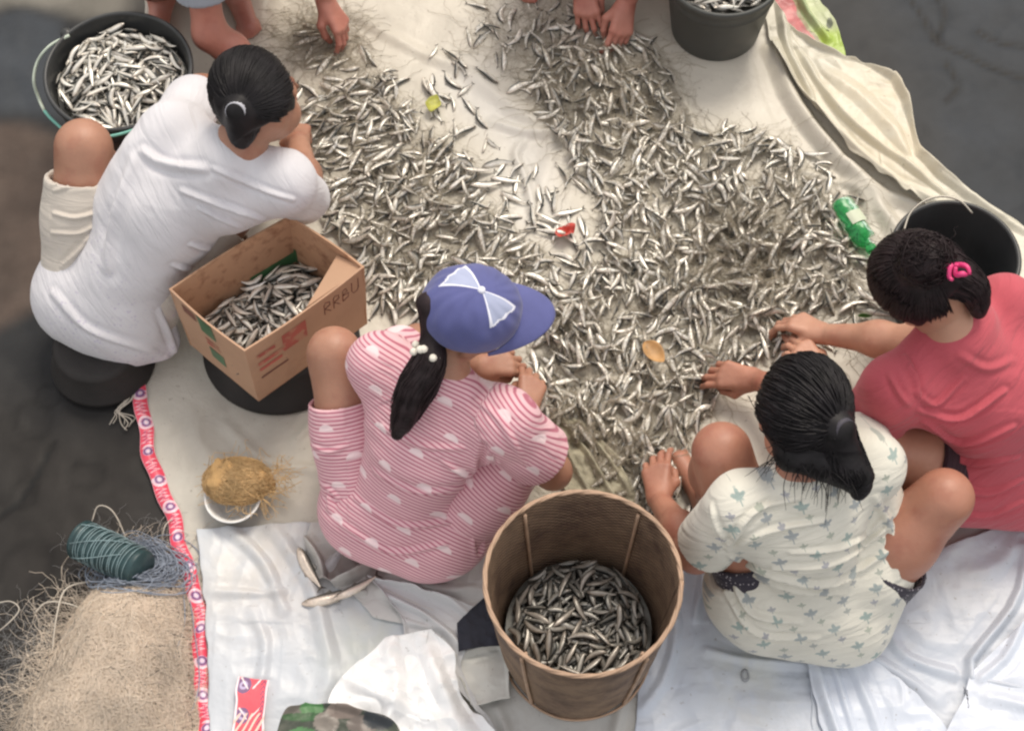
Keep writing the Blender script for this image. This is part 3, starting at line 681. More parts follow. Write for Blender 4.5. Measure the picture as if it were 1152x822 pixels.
# ---------------------------------------------------------------- hair
def hair(parent, c, fr, mat, tie, tail=None, puff=1.0, part=0., n=900, seed=1, cap=False, extra=(), nape=0., tailn=500, tailr=(.022, .030, .022, .006), fringe=0, wav=.0, bun=0):
    """skull cap of hair combed back to the tie direction (local), with a tail along world points"""
    r, f, u = fr; Rm = np.stack([r, f, u]); rg = np.random.default_rng(seed)
    ctr = c-.008*f+.018*u; rad = np.array([.081, .099, .095])*puff
    tl = unit(np.array(tie, float)); Lw = lambda q: ctr+q@Rm
    k = 1/np.sqrt(((tl/rad)**2).sum()); tie_w = Lw(tl*k*1.04)
    P = [ell(ctr, rad*.975, Rm, 'hair')]+list(extra)
    if tail is not None:
        T = resamp(np.vstack([tie_w, tail]), 9, True)
        tr = np.interp(np.linspace(0, 1, 9), np.linspace(0, 1, len(tailr)), tailr)
        P.append(cone(Lw(tl*k*.8), T[0], .05*puff, tr[0]*1.05, 'hair', .03))
        for i in range(8): P.append(cone(T[i], T[i+1], tr[i]*.86, tr[i+1]*.86, 'hair', .02))
    if bun: P += [ell(tie_w+.010*unit(tie_w-ctr), (bun, bun, bun*.85), Rm, 'hair', .02)]
    # leave the face free
    B = [pbounds(p) for p in P]; fd = Field(np.min([b[0] for b in B], 0)-.03, np.max([b[1] for b in B], 0)+.03, .0035)
    for p in P: fd.add(p, .02)
    g = np.stack(np.meshgrid(*fd.ax, indexing='ij'), -1)
    q = (g-ctr)@Rm.T
    face = np.minimum(q[..., 1]-.030-.25*np.clip(q[..., 2], -.1, .1), .045-q[..., 2]+0*q[..., 0])           # face wedge
    low = np.minimum(-.048-nape-.30*(q[..., 1]+.05)-q[..., 2], 1.)                                          # below the nape line
    if tail is not None or True: low = np.where(q[..., 1] < -.03, low, low)
    keep = np.full(face.shape, 1e3)
    if len(P) > 1: keep = np.min([pdist(p, g) for p in P[1:]], 0)
    rem = np.maximum(face, low); rem = np.where(keep < .006, -1, rem)
    fd.F = np.maximum(fd.F, rem.astype(np.float32))
    fd.F += (.0022*vnoise(g, 28, seed)).astype(np.float32)
    V, F = fd.mesh(1)
    parts = [(V, F)]
    # combed strands
    az = rg.uniform(-2.75, 2.75, n); el = np.interp(np.abs(az), [0, .5, 1.1, 1.6, 2.2, 2.75], [.58, .5, .22, -.25, -.50, -.62])+rg.normal(0, .05, n)
    el += rg.random(n)**1.6*np.interp(np.abs(az), [0, 1.5, 2.75], [.9, 1.2, .5])
    D0 = np.stack([np.sin(az)*np.cos(el), np.cos(az)*np.cos(el), np.sin(el)], 1)
    om = np.arccos(np.clip(D0@tl, -.995, 1)); m = 16
    t = np.linspace(0, 1, m)[None, :]; sn = np.sin(om)[:, None]+1e-6
    D = (np.sin((1-t)*om[:, None])/sn)[..., None]*D0[:, None]+(np.sin(t*om[:, None])/sn)[..., None]*tl
    D += (part*np.sin(np.pi*t)[..., None])*np.array([1, 0, 0])*np.sign(D0[:, :1, None]); D += .02*rg.normal(size=(n, 1, 3))*np.sin(np.pi*t)[..., None]
    D = unit(D); kk = 1/np.sqrt(((D/rad)**2).sum(-1)); lift = (.995+.040*rg.random((n, 1))+.018*np.sin(np.pi*t)*rg.random((n, 1))+.012*np.sin(t*9+rg.random((n, 1))*6)*rg.random((n, 1))*(1+8*wav))
    S = Lw((D*(kk*lift)[..., None]).reshape(-1, 3)).reshape(n, m, 3)
    rr = .0013+.0013*rg.random((n, 1)); rr = rr*np.interp(np.linspace(0, 1, m), [0, .15, 1], [.35, 1, 1])[None]
    if cap: k2 = D0[:, 2] < .15; S = S[k2]; rr = rr[k2]
    parts.append(tubes(S, rr))
    if tail is not None:
        T = resamp(np.vstack([tie_w, tail]), 18, True); tr = np.interp(np.linspace(0, 1, 18), np.linspace(0, 1, len(tailr)), tailr)
        Tn = unit(np.gradient(T, axis=0)); X = unit(np.cross(Tn, [0.3, .1, 1])); Z = np.cross(X, Tn)
        a = rg.uniform(0, 6.28, tailn); rd = rg.random(tailn)**.35
        ax = rd[:, None]*np.cos(a[:, None]+.8*wav*np.sin(np.linspace(0, 5, 18))[None]); az_ = rd[:, None]*np.sin(a[:, None])
        wv = .10*np.sin(np.linspace(0, 7, 18)[None]*(1+rg.random((tailn, 1)))+6*rg.random((tailn, 1)))*(1+3*wav)
        S = T[None]+((ax+wv)*tr[None])[..., None]*X[None]+(az_*tr[None])[..., None]*Z[None]
        ln = rg.uniform(.72, 1.03, tailn)
        for i in range(tailn): S[i] = resamp(S[i], 18) if ln[i] >= 1 else np.stack([np.interp(np.linspace(0, ln[i]*17, 18), np.arange(18), S[i, :, j]) for j in range(3)], 1)
        parts.append(tubes(S, np.broadcast_to((.0012+.0010*rg.random((tailn, 1)))*np.interp(np.linspace(0, 1, 18), [0, .7, 1], [1, .9, .25])[None], (tailn, 18))))
    if fringe:
        # loose flyaway locks
        base = Lw(unit(rg.normal(size=(fringe, 3))*[1, 1, .5]+tl*.6+[0, 0, .1])*rad*1.0)
        dirs = unit(base-ctr)*.6+rg.normal(size=(fringe, 3))*.35+np.array([0, 0, -.5])
        tt = np.linspace(0, 1, 10)[None, :, None]; ln = rg.uniform(.015, .045, (fringe, 1, 1))
        S = base[:, None]+ln*tt*unit(dirs)[:, None]+ln*.5*tt**2*rg.normal(size=(fringe, 1, 3))*[1, 1, .5]+(.007*np.sin(tt*9+rg.random((fringe, 1, 1))*6))*rg.normal(size=(fringe, 1, 3))*tt
        parts.append(tubes(S, np.interp(np.linspace(0, 1, 10), [0, 1], [.0014, .0005])[None]*np.ones((fringe, 1))))
    V, F = join(parts)
    return mesh('hair', V, F, mat, parent), tie_w, ctr, Rm

# ---------------------------------------------------------------- a person
PART_LABEL = {}
def fabcoord(V, prims, LAT, Bk, pel, neck, rot=0):
    """cloth coordinates per vertex: (around, along, part id)"""
    groups = sorted({p['g'] for p in prims}); D = []
    for g in groups: D.append(np.min([pdist(p, V.astype(np.float32)) for p in prims if p['g'] == g], 0))
    gi = np.argmin(D, 0); out = np.zeros((len(V), 3))
    for k, g in enumerate(groups):
        m = gi == k
        if not m.any(): continue
        ps = [p for p in prims if p['g'] == g]
        leg = g.startswith('leg'); a, b = (ps[0]['a'], ps[-1]['b']) if leg else (pel, pel+(neck-pel)*[1, 1, .35])
        ax = unit(b-a)
        if g.startswith('sleeve'): ax = unit(ax+rot*(.35 if g[-1] == 'R' else -.35)*LAT)
        ref = unit(Bk-ax*(Bk@ax)); lat = np.cross(ax, ref); q = V[m]-a
        out[m, 0] = (q@lat if not leg else np.arctan2(q@lat, q@ref)*.08)+(.37*k if leg else 0); out[m, 1] = q@ax; out[m, 2] = k if leg else 0
    return out
def apply_folds(V, F, folds, occl=None, gain=1.6):
    if not folds: return V
    N = vnormals(V, F); bv = BVHTree.FromPolygons(V.tolist(), F.tolist())
    for f in folds:
        L, amp, w = f[0], f[1], f[2]*.75; pts = []
        for px, py in resamp(np.array(L, float), 12, True):
            d = at(px, py, 0)-CAM; hit = bv.ray_cast(Vector(CAM), Vector(unit(d)))
            if hit[0] is not None: pts.append(np.array(hit[0]))
        if len(pts) < 3: continue
        pts = np.array(pts); k = (V > pts.min(0)-4*w).all(1) & (V < pts.max(0)+4*w).all(1)
        d, t = pl_dist(V[k], pts); tp = np.sin(np.pi*np.clip(t*.8+.1, 0, 1))**.8
        V[k] += N[k]*(gain*amp*tp*(np.exp(-(d/w)**2)-.45*np.exp(-((d-1.9*w)/(.9*w))**2)))[:, None]
    return V
def person(label, J, skin, fat=1.0, back=None, facedir=None, headup=(0, 0, 1), hands=None, clothes=(), feet=True, group=None, limb=1.0, neckr=.046, anat=None):
    W = {k: at(*v) for k, v in J.items()}
    base = W['pelvis'].copy(); base[2] = .012
    root = empty('person', base, label, 'person', group)
    sp = unit(W['neck']-W['pelvis']); lat = unit(W['shR']-W['shL']); bk = unit(np.cross(sp, lat));
    if bk[2] < 0 and abs(bk[2]) > .1: bk = -bk
    ft = fat; P = []
    P += [cone(W['hpL'], W['hpR'], .095*ft, .095*ft, 'torso'), cone(W['pelvis'], W['chest'], .10*ft, .10*ft, 'torso'), cone(W['chest'], W['neck']-.03*sp, .10*ft, .065*ft, 'torso'),
          cone((W['chest']+W['shL'])/2, W['shL'], .07*ft, .046, 'torso'), cone((W['chest']+W['shR'])/2, W['shR'], .07*ft, .046, 'torso'), cone(W['shL'], W['shR'], .045, .045, 'torso')]
    hd = W['head']; fdir = unit(facedir); hp, fr = head_prims(hd, fdir, headup)
    P += [cone(W['neck']-.02*sp, hd-.03*fr[2]-.02*fr[1], neckr+.006, neckr, 'neck')]
    l = limb
    for s in 'LR':
        P += [cone(W['sh'+s], W['el'+s], .043*l, .036*l, 'arm'+s), cone(W['el'+s], .6*W['el'+s]+.4*W['wr'+s], .035*l, .036*l, 'arm'+s), cone(.6*W['el'+s]+.4*W['wr'+s], W['wr'+s], .036*l, .0235*l, 'arm'+s)]
        kn, an, hpp = W['kn'+s], W['an'+s], W['hp'+s]
        cf = .65*kn+.35*an; bkk = unit(hpp-kn+(an-kn)); 
        P += [cone(hpp, .5*hpp+.5*kn, .088*l*ft**.5, .076*l, 'leg'+s), cone(.5*hpp+.5*kn, kn, .076*l, .054*l, 'leg'+s), cone(kn, cf+.012*bkk, .051*l, .055*l, 'leg'+s), cone(cf+.012*bkk, an, .055*l, .034*l, 'leg'+s)]
        if feet:
            fd = unit(((kn-hpp)*[1, 1, 0])); a0 = an.copy()
            P += [cone(a0-[0, 0, .02]-.02*fd, np.r_[a0[:2], .034]-.035*np.r_[fd[:2], 0], .033, .03, 'leg'+s), cone(np.r_[a0[:2], .036], np.r_[a0[:2]+.13*fd[:2], .028], .034, .026, 'leg'+s)]
            sd = np.array([-fd[1], fd[0], 0])
            for i in range(5): q = np.r_[a0[:2]+(.125-.006*abs(i-1.5))*fd[:2], .022]+sd*(.018*(i-2)/1.4)*(1 if s == 'L' else -1); P.append(cone(q, q+.03*fd, .010-.0006*i, .009-.0006*i, 'leg'+s, .005))
    parts = [build(P, .0052, .035)]
    # finer head
    neckp = [cone(W['neck']-.0*sp, hd-.03*fr[2]-.02*fr[1], neckr+.0005, neckr+.0005, 'neck')]
    parts.append(build(hp+neckp, .0034, .02, smooth=1))
    for s in 'LR':
        if hands and s in hands:
            h = hands[s]; wr, el = W['wr'+s], W['el'+s]; d = np.array(h.get('d', wr-el), float)
            fp = hand_prims(wr, d, h.get('n', (0, 0, 1)), (-1 if s == 'R' else 1)*h.get('flip', 1), h.get('curl', (.5, .5, .55, .6)), h.get('thumb', .6), h.get('spread', .06), h.get('sc', .95))
            fo = cone(wr+.05*unit(el-wr), wr, .0242*l+.001, .0238*l, 'hand')
            parts.append(build([fo]+fp, .0021, .010, smooth=1, pad=.01))
    V, F = join(parts)
    body = mesh('body', V, F, M[skin], root)
    # eyes
    for s in (-1, 1):
        e = hd+s*.031*fr[0]+.078*fr[1]+.002*fr[2]; Ve, Fe = lathe([(0, -.011), (.006, -.0093), (.0095, -.0055), (.011, 0), (.0095, .0055), (.006, .0093), (0, .011)], e, 12)
        mesh('eye', Ve, Fe, M['eye'], root)
    ctx = dict(root=root, W=W, sp=sp, lat=lat, bk=bk, hd=hd, fr=fr, ft=ft, l=l)
    return ctx
M['eye'] = simple('eye_white', (.7, .68, .64), .2)
def garment(ctx, name, mat, prims, ends=(), folds=(), h=.0043, k=.035, disp=None, label=None, smooth=1, noise=.0022, subs=()):
    """prims of cloth volume; ends: list of (point, outward dir, limb radius): open cuffs"""
    cuts = [(np.array(p), unit(d), r*2.0) for p, d, r in ends]
    sb = [cone(np.array(p)-.035*unit(d), np.array(p)+.06*unit(d), r, r) for p, d, r in ends]+list(subs)
    V, F = build(prims, h, k, cuts, sb, smooth)
    N = vnormals(V, F); V = V+N*(noise*(fbm(V, 9, 3, 4)+.8*(1-2*np.abs(vnoise(V, 11, 9)))))[:, None]
    V = apply_folds(V, F, folds)
    V = lap(V, F, .35)
    fc = fabcoord(V, prims, ctx['lat'], ctx['bk'], ctx['W']['pelvis'], ctx['W']['neck'], 1 if 'strip' in mat.name else 0)
    o = mesh(name, V, F, mat, ctx['root'], fab=fc)
    if label: o['label'] = label
    for p_, d_, r_ in ends:                      # rolled hem of each cuff
        d_ = unit(d_); x_ = unit(np.cross(d_, [.1, .2, 1])); y_ = np.cross(d_, x_); t_ = np.linspace(0, 2*np.pi, 40); rr_ = (r_+.0035)*(1+.02*np.sin(3*t_))
        q_ = np.array(p_)-.002*d_+np.outer(rr_*np.cos(t_), x_)+np.outer(rr_*np.sin(t_), y_); Vc, Fc = tube(q_, .0034, 6); mesh('hem', Vc, Fc, mat, o, fab=np.column_stack([Vc[:, 0], 0*Vc[:, 0]+.0155, 0*Vc[:, 0]]))
    return o
def torso_prims(ctx, grow=.014, hip=.014, ex=()):
    W, ft, sp = ctx['W'], ctx['ft'], ctx['sp']; g = grow
    P = [cone(W['hpL'], W['hpR'], .095*ft+hip, .095*ft+hip, 'torso'), cone(W['pelvis'], W['chest'], .10*ft+g, .10*ft+g, 'torso'), cone(W['chest'], W['neck']-.035*sp, .10*ft+g, .065*ft+g*.6, 'torso'),
         cone((W['chest']+W['shL'])/2, W['shL'], .07*ft+g, .046+g*.9, 'torso'), cone((W['chest']+W['shR'])/2, W['shR'], .07*ft+g, .046+g*.9, 'torso'), cone(W['shL'], W['shR'], .045+g*.7, .045+g*.7, 'torso')]
    for e in ex: P.append(cone(at(*e[0]), at(*e[1]), e[2], e[3], 'torso'))
    return P
def sleeve(ctx, s, frac, grow=.016, flare=.010):
    W = ctx['W']; a, b = W['sh'+s], W['el'+s]; e = a+(b-a)*frac; l = ctx['l']
    ra = .043*l+grow; rb = (.043-.007*frac)*l+grow+flare
    return [cone(a, e+.012*unit(b-a), ra, rb, 'sleeve'+s)], (e, unit(b-a), (.043-.007*frac)*l+grow+flare-.012)
def trouser(ctx, s, frac, grow=.012, flare=.006):
    W = ctx['W']; a, b = W['hp'+s], W['kn'+s]; l = ctx['l']; e = a+(b-a)*frac; ft = ctx['ft']
    m = .5*a+.5*b; r1 = .088*l*ft**.5+grow; r2 = .076*l+grow; re = (.076-.022*max(0, frac-.5)*2)*l+grow+flare
    if frac > .5: P = [cone(a, m, r1, r2, 'leg'+s), cone(m, e+.012*unit(b-a), r2, re, 'leg'+s)]
    else: P = [cone(a, e+.012*unit(b-a), r1, re, 'leg'+s)]
    return P, (e, unit(b-a), re-.007)

# ================================================================ the woman in the white blouse
def V3(*a): return np.array(a, float)
def pxdir(a, b): return unit(at(*b)-at(*a))
M['white_blouse'] = cloth('white_eyelet_cotton', (.66, .65, .68), 'eyelet'); M['cream_short'] = cloth('cream_cotton', (.58, .53, .47), 'eyelet')
M['pink_stripe'] = cloth('pink_striped_jersey', (.8, .5, .5), 'stripe'); M['floral'] = cloth('printed_cream_jersey', (.70, .68, .60), 'floral')
M['coral'] = cloth('coral_jersey', (.50, .095, .12), 'plain'); M['dark_short'] = cloth('dark_maroon_cotton', (.045, .022, .030), 'plain')
M['dotted'] = cloth('dark_dotted_cotton', (.045, .04, .055), 'dots'); M['grey_tee'] = cloth('grey_blue_jersey', (.30, .33, .38), 'plain'); M['brown_short'] = cloth('brown_cotton', (.16, .085, .075), 'plain')
M['tie'] = simple('hair_elastic', (.42, .42, .46), .5); M['tie_dark'] = simple('dark_hair_elastic', (.05, .045, .06), .6); M['bead'] = simple('pearl_beads', (.85, .80, .70), .3); M['clip'] = simple('pink_hair_clip', (.72, .05, .20), .35)
J = dict(pelvis=(118, 338, .17), chest=(192, 232, .41), neck=(264, 170, .585), head=(290, 112, .66),
         shL=(196, 150, .53), shR=(318, 205, .52), elL=(225, 105, .30), elR=(344, 224, .30), wrL=(300, 90, .10), wrR=(336, 160, .16),
         hpL=(98, 325, .17), hpR=(142, 346, .16), knL=(94, 166, .44), knR=(278, 216, .32), anL=(120, 225, .08), anR=(290, 190, .08))
fd1 = unit(at(304, 30, .34)-at(288, 112, .66))
c1 = person('woman in a white blouse with tied black hair, squatting beside the cardboard box', J, 'skin_a', 1.04, facedir=fd1, headup=(-.3, -.35, 1),
            hands=dict(L=dict(), R=dict()), limb=1.12)
sL, eL = sleeve(c1, 'L', .75, .020, .006); sR, eR = sleeve(c1, 'R', .92, .018, .004)
garment(c1, 'blouse', M['white_blouse'], torso_prims(c1, .018, .022, [((95, 335, .16), (150, 374, .11), .118, .078), ((165, 375, .09), (182, 385, .08), .05, .04), ((120, 235, .30), (100, 310, .19), .075, .10), ((170, 175, .50), (150, 230, .38), .07, .09)])+sL+sR, [eL, eR],
        [([(205, 215), (260, 235), (305, 250)], .008, .008), ([(225, 235), (275, 258), (300, 262)], .006, .007), ([(215, 275), (255, 285), (290, 290)], .008, .007), ([(195, 298), (235, 310), (262, 312)], .007, .007),
         ([(240, 190), (300, 215), (330, 225)], .006, .007), ([(160, 170), (185, 185), (230, 190)], .010, .012), ([(150, 180), (130, 240), (120, 300)], .008, .018), ([(60, 330), (100, 370), (180, 398)], .006, .012), ([(180, 350), (190, 375), (198, 395)], .006, .01)])
tL, uL = trouser(c1, 'L', .80, .012, .006); tR, uR = trouser(c1, 'R', .80)
garment(c1, 'shorts', M['cream_short'], tL+tR, [uL, uR], [([(60, 240), (85, 245), (115, 238)], .006, .006), ([(58, 262), (90, 262), (112, 250)], .005, .006), ([(60, 215), (90, 208), (120, 212)], .004, .005), ([(70, 300), (90, 280), (100, 265)], .006, .007)])
h1, tw, ctr, Rm = hair(c1['root'], c1['hd'], c1['fr'], M['hair'], (-.16, -.80, .10), tail=np.array([at(274, 136, .70), at(272, 158, .655)]), tailr=(.022, .034, .034, .018), seed=2, n=1900, puff=1.10, nape=.012)
Vt, Ft = lathe([(.012, -.005), (.020, -.006), (.023, 0), (.020, .006), (.012, .005)], (0, 0, 0), 20)
def orient(V, p, axis):
    z = unit(axis); x = unit(np.cross([.2, .3, 1], z)); y = np.cross(z, x); return V@np.stack([x, y, z])+p
mesh('hair_tie', orient(Vt*1.1, tw+.012*unit(tw-ctr), tw-ctr), Ft, M['tie'], h1)

# ================================================================ the woman in the pink striped set with the cap
J = dict(pelvis=(445, 580, .15), chest=(478, 495, .38), neck=(497, 420, .555), head=(528, 355, .66),
         shL=(428, 410, .50), shR=(566, 472, .50), elL=(470, 385, .27), elR=(622, 530, .27), wrL=(536, 412, .15), wrR=(592, 462, .14),
         hpL=(414, 572, .16), hpR=(500, 590, .16), knL=(376, 398, .42), knR=(590, 500, .34), anL=(398, 470, .07), anR=(552, 512, .06))
fd2 = unit(at(650, 372, .50)-at(528, 355, .66))
c2 = person('woman in a pink striped top and shorts with a blue cap, squatting at the fish', J, 'skin_a', 1.0, facedir=fd2, headup=(0, -.1, 1),
            hands=dict(L=dict(d=unit(at(585, 405, .14)-at(536, 412, .15)), n=(0, -.2, 1), curl=(.55, .65, .7, .7), thumb=1.1), R=dict(d=unit(at(600, 428, .14)-at(592, 462, .14)), n=(.2, -.5, .9), curl=(.6, .65, .7, .7), thumb=1.1)), limb=1.0)
sL, eL = sleeve(c2, 'L', .55, .016, .006); sR, eR = sleeve(c2, 'R', .66, .024, .016)
garment(c2, 'top', M['pink_stripe'], torso_prims(c2, .016, .018, [((415, 572, .15), (482, 600, .12), .088, .112), ((500, 590, .13), (520, 560, .2), .09, .06)])+sL+sR, [eL, eR],
        [([(545, 500), (535, 560), (540, 620)], -.010, .010), ([(500, 520), (530, 535), (560, 520)], .006, .008), ([(400, 560), (450, 590), (520, 585)], .005, .008), ([(385, 590), (440, 620), (500, 612)], .005, .008),
         ([(420, 530), (470, 552), (530, 548)], .005, .009), ([(535, 450), (560, 470), (590, 520)], .004, .008), ([(395, 470), (380, 520), (370, 570)], .008, .012), ([(430, 480), (470, 500), (520, 505)], .004, .008)])
tL, uL = trouser(c2, 'L', .72, .010, .003); tR, uR = trouser(c2, 'R', .97, .014, .004)
garment(c2, 'shorts', M['pink_stripe'], tL+tR, [uL, uR], [([(350, 500), (370, 508), (392, 500)], .004, .006), ([(352, 540), (368, 548), (380, 560)], .004, .006)])
# hair under the cap: nape and side hair, pony tail over the back
h2, tw, ctr, Rm = hair(c2['root'], c2['hd'], c2['fr'], M['hair_b'], (-.05, -.92, -.05), tail=np.array([at(486, 385, .67), at(480, 415, .645), at(462, 448, .60), at(447, 488, .53)]), tailr=(.022, .018, .034, .038, .032, .016), seed=5, n=800, puff=.97, tailn=700, wav=.15)
tq = at(481, 396, .668); td_ = unit(at(462, 448, .60)-at(486, 385, .67)); ta_ = unit(np.cross(td_, [0, 0, 1])); tb_ = np.cross(ta_, td_)
pts = [tq+.027*(math.cos(a)*ta_+math.sin(a)*tb_)+.006*td_*math.sin(3*a) for a in np.linspace(0, 6.28, 12)[:-1]]
mesh('hair_tie', *join([lathe([(0, -.009), (.006, -.0065), (.009, 0), (.006, .0065), (0, .009)], p+.003*rng.normal(size=3), 10) for p in pts]), M['bead'], h2)
# the cap
cr, cf_, cu = c2['fr']; 
M['cap_blue'] = simple('periwinkle_cotton', (.090, .10, .27), .8, var=.12, vs=18, b=(320, .3, .001), sheen=.2); M['cap_pale'] = simple('pale_blue_cotton', (.38, .42, .58), .8, var=.08, vs=20, b=(320, .3, .001)); M['cap_white'] = simple('white_piping', (.75, .76, .85), .7)
cu2 = unit(cu-.36*cf_); cf2 = unit(cf_-cu2*(cf_@cu2)); cr2 = np.cross(cf2, cu2); cc = c2['hd']+.028*cu2-.005*cf2
nu, nv = 288, 72; CV = np.zeros((nu, nv, 3))
th = np.arange(nu)*2*np.pi/nu; ph = np.linspace(0, R(97), nv)
for j, p in enumerate(ph):
    seam = 1-.012*np.abs(np.cos(3*(th-R(20))))**10
    wr = .0030*np.sin(th*7+3*p)*np.sin(p*4)**2*smooth01(.6-np.cos(th-R(160)+np.pi))+.0012*np.sin(th*17+6*p)*np.sin(p*2)**2
    x = (.094*np.sin(p)*seam+wr)*np.sin(th); y = (.108*np.sin(p)*seam+wr)*np.cos(th); z = .092*np.cos(p)**.9*np.ones(nu) if p < R(90) else .092*np.cos(p)*np.ones(nu)
    CV[:, j] = cc+x[:, None]*cr2+y[:, None]*cf2+z[:, None]*cu2
Fc = gridfaces(nu, nv, True); fi = Fc[:, 0]//nv; fj = Fc[:, 0] % nv
tha = (th[fi]+np.pi/nu); pan = np.floor(np.mod(tha/(np.pi/3)+.6667, 6)).astype(int)
inp = np.mod(tha/(np.pi/3)+.6667, 1); lim = 31/np.cos((inp-.5)*np.pi/3)
cmi = np.where(((pan == 1) | (pan == 4)) & (fj < lim), 1, 0)
edge = (((pan == 1) | (pan == 4)) | False) & (fj < lim+1.0) & ((inp < .055+.6/np.maximum(fj, 1)) | (inp > .945-.6/np.maximum(fj, 1)) | (fj > lim-1.2)); cmi = np.where(edge, 2, cmi)
capo = mesh('cap', CV.reshape(-1, 3), Fc, None, c2['root'], mats=[M['cap_blue'], M['cap_pale'], M['cap_white']], mi=cmi)
md = capo.modifiers.new('thickness', 'SOLIDIFY'); md.thickness = .002
# brim
nb_, mb = 40, 12; a = np.linspace(-R(74), R(74), nb_); BV = np.zeros((nb_, mb, 3))
for j, t in enumerate(np.linspace(0, 1, mb)):
    inner = np.stack([.094*np.sin(a), .106*np.cos(a)], 1); outer = np.stack([.092*np.sin(a)*1.02, .106*np.cos(a)+.083*np.cos(a*1.2)**.8], 1)
    q = inner*(1-t)+outer*t; drop = -.004-.020*(np.abs(q[:, 0])/.094)**2-.012*t
    BV[:, j] = cc+q[:, :1]*cr2+q[:, 1:2]*cf2+drop[:, None]*cu2
bo = mesh('brim', BV.reshape(-1, 3), gridfaces(nb_, mb), M['cap_blue'], capo); md = bo.modifiers.new('t', 'SOLIDIFY'); md.thickness = .003
mesh('button', *lathe([(0, .006), (.005, .005), (.008, .002), (.008, -.002)], cc+.092*cu2, 16), M['cap_white'], capo)

# ================================================================ the woman in the floral top
J = dict(pelvis=(910, 660, .15), chest=(900, 590, .37), neck=(905, 535, .53), head=(902, 468, .60),
         shL=(835, 570, .47), shR=(980, 525, .47), elL=(783, 622, .26), elR=(945, 460, .26), wrL=(741, 562, .10), wrR=(850, 427, .10),
         hpL=(860, 660, .16), hpR=(965, 650, .16), knL=(812, 508, .44), knR=(1062, 560, .38), anL=(800, 560, .07), anR=(1025, 600, .07))
fd3 = unit(at(860, 400, .30)-at(902, 468, .60))
c3 = person('woman in a cream floral top and dark dotted shorts, squatting right of the woven basket', J, 'skin_c', 1.04, facedir=fd3, headup=(.1, .35, 1),
            hands=dict(L=dict(d=unit(at(738, 525, .10)-at(741, 562, .10)), n=(-.3, -.2, 1), curl=(.35, .45, .5, .5), thumb=.6), R=dict(d=unit(at(820, 422, .09)-at(850, 427, .10)), n=(0, -.3, 1), curl=(.45, .5, .6, .6), thumb=.9)), limb=1.06)
sL, eL = sleeve(c3, 'L', .80, .024, .004); sR, eR = sleeve(c3, 'R', .45, .020, .006)
garment(c3, 'top', M['floral'], torso_prims(c3, .016, .018, [((850, 668, .15), (950, 690, .12), .115, .112), ((865, 690, .10), (950, 700, .09), .09, .09), ((985, 560, .34), (980, 640, .22), .06, .09)])+sL+sR, [eL, eR],
        [([(818, 618), (850, 575), (900, 560)], .008, .007), ([(820, 620), (860, 598), (930, 585)], .007, .007), ([(822, 625), (880, 650), (940, 655), (1000, 620)], .009, .008), ([(835, 640), (890, 662), (950, 668)], .008, .007),
         ([(820, 640), (845, 690), (900, 700)], .007, .008), ([(815, 665), (850, 712), (920, 718)], .006, .008), ([(870, 640), (940, 632), (1005, 590)], .007, .007), ([(890, 622), (950, 615), (1000, 580)], .006, .007),
         ([(985, 560), (1005, 600), (1010, 650)], .006, .01), ([(818, 612), (806, 590), (800, 570)], .006, .008)])
tL, uL = trouser(c3, 'L', .30, .014, .004); tR, uR = trouser(c3, 'R', .35, .020, .006)
garment(c3, 'shorts', M['dotted'], [cone(c3['W']['hpL']-[0, .0, .04], c3['W']['hpR']-[0, .0, .04], .106, .106, 'torso')]+tL+tR, [uL, uR], noise=.004)
h3, tw, ctr, Rm = hair(c3['root'], c3['hd'], c3['fr'], M['hair'], (.42, -.80, -.02), tail=np.array([at(952, 515, .62), at(968, 538, .585), at(966, 556, .56)]), tailr=(.028, .026, .032, .030, .014), seed=9, n=2200, puff=1.14, fringe=6, wav=.6, part=.0, tailn=1100, nape=.02, extra=[cone(at(890, 512, .60), at(935, 520, .59), .034, .038, 'hair', .03), cone(at(935, 520, .59), at(955, 535, .575), .036, .03, 'hair', .03)])
mesh('hair_tie', orient(Vt*1.2, tw+.016*unit(tw-ctr), tw-ctr), Ft, M['tie_dark'], h3)
def curls(name, parent, c, rad, n, seed, mat, r=.0014):
    rg = np.random.default_rng(seed); S = []
    for i in range(n):
        t = np.linspace(0, 1, 14)[:, None]; d0 = unit(rg.normal(size=3)+[0, 0, .5]); d1 = unit(d0+rg.normal(size=3)*.9+[0, 0, .3]); d2 = rg.normal(size=3)*.18
        D_ = unit(d0*(1-t)+d1*t+d2*np.sin(t*math.pi*rg.integers(1, 4))); S.append(c+D_*np.array(rad)*(.93+.16*rg.random()+.04*np.sin(t*8+i)))
    return mesh(name, *tubes(np.array(S), np.interp(np.linspace(0, 1, 14), [0, .2, .8, 1], [.4, 1, 1, .3])[None]*r*rg.uniform(.7, 1.3, (n, 1))), mat, parent)
# loose wavy locks over the shoulders
def locks(starts, ends, z0, z1, n, seed, spread=.012):
    rg = np.random.default_rng(seed); S = []
    for i in range(n):
        k = rg.integers(len(starts)); a = at(*starts[k], z0)+rg.normal(size=3)*spread; b = at(*ends[k], z1)+rg.normal(size=3)*spread*1.4
        t = np.linspace(0, 1, 14)[:, None]; w = .007*np.sin(t*rg.uniform(4, 7)+rg.random()*6)*t
        S.append(a*(1-t)+b*t+w*rg.normal(size=3)*.8+np.array([0, 0, .02])*np.sin(np.pi*t))
    return tubes(np.array(S), np.interp(np.linspace(0, 1, 14), [0, .6, 1], [.0012, .0011, .0004])[None]*np.ones((n, 1)))
mesh('loose_hair', *locks([(880, 510), (905, 518), (925, 522), (895, 515), (940, 525)], [(862, 530), (892, 556), (925, 562), (905, 550), (948, 560)], .606, .582, 60, 4), M['hair'], h3)

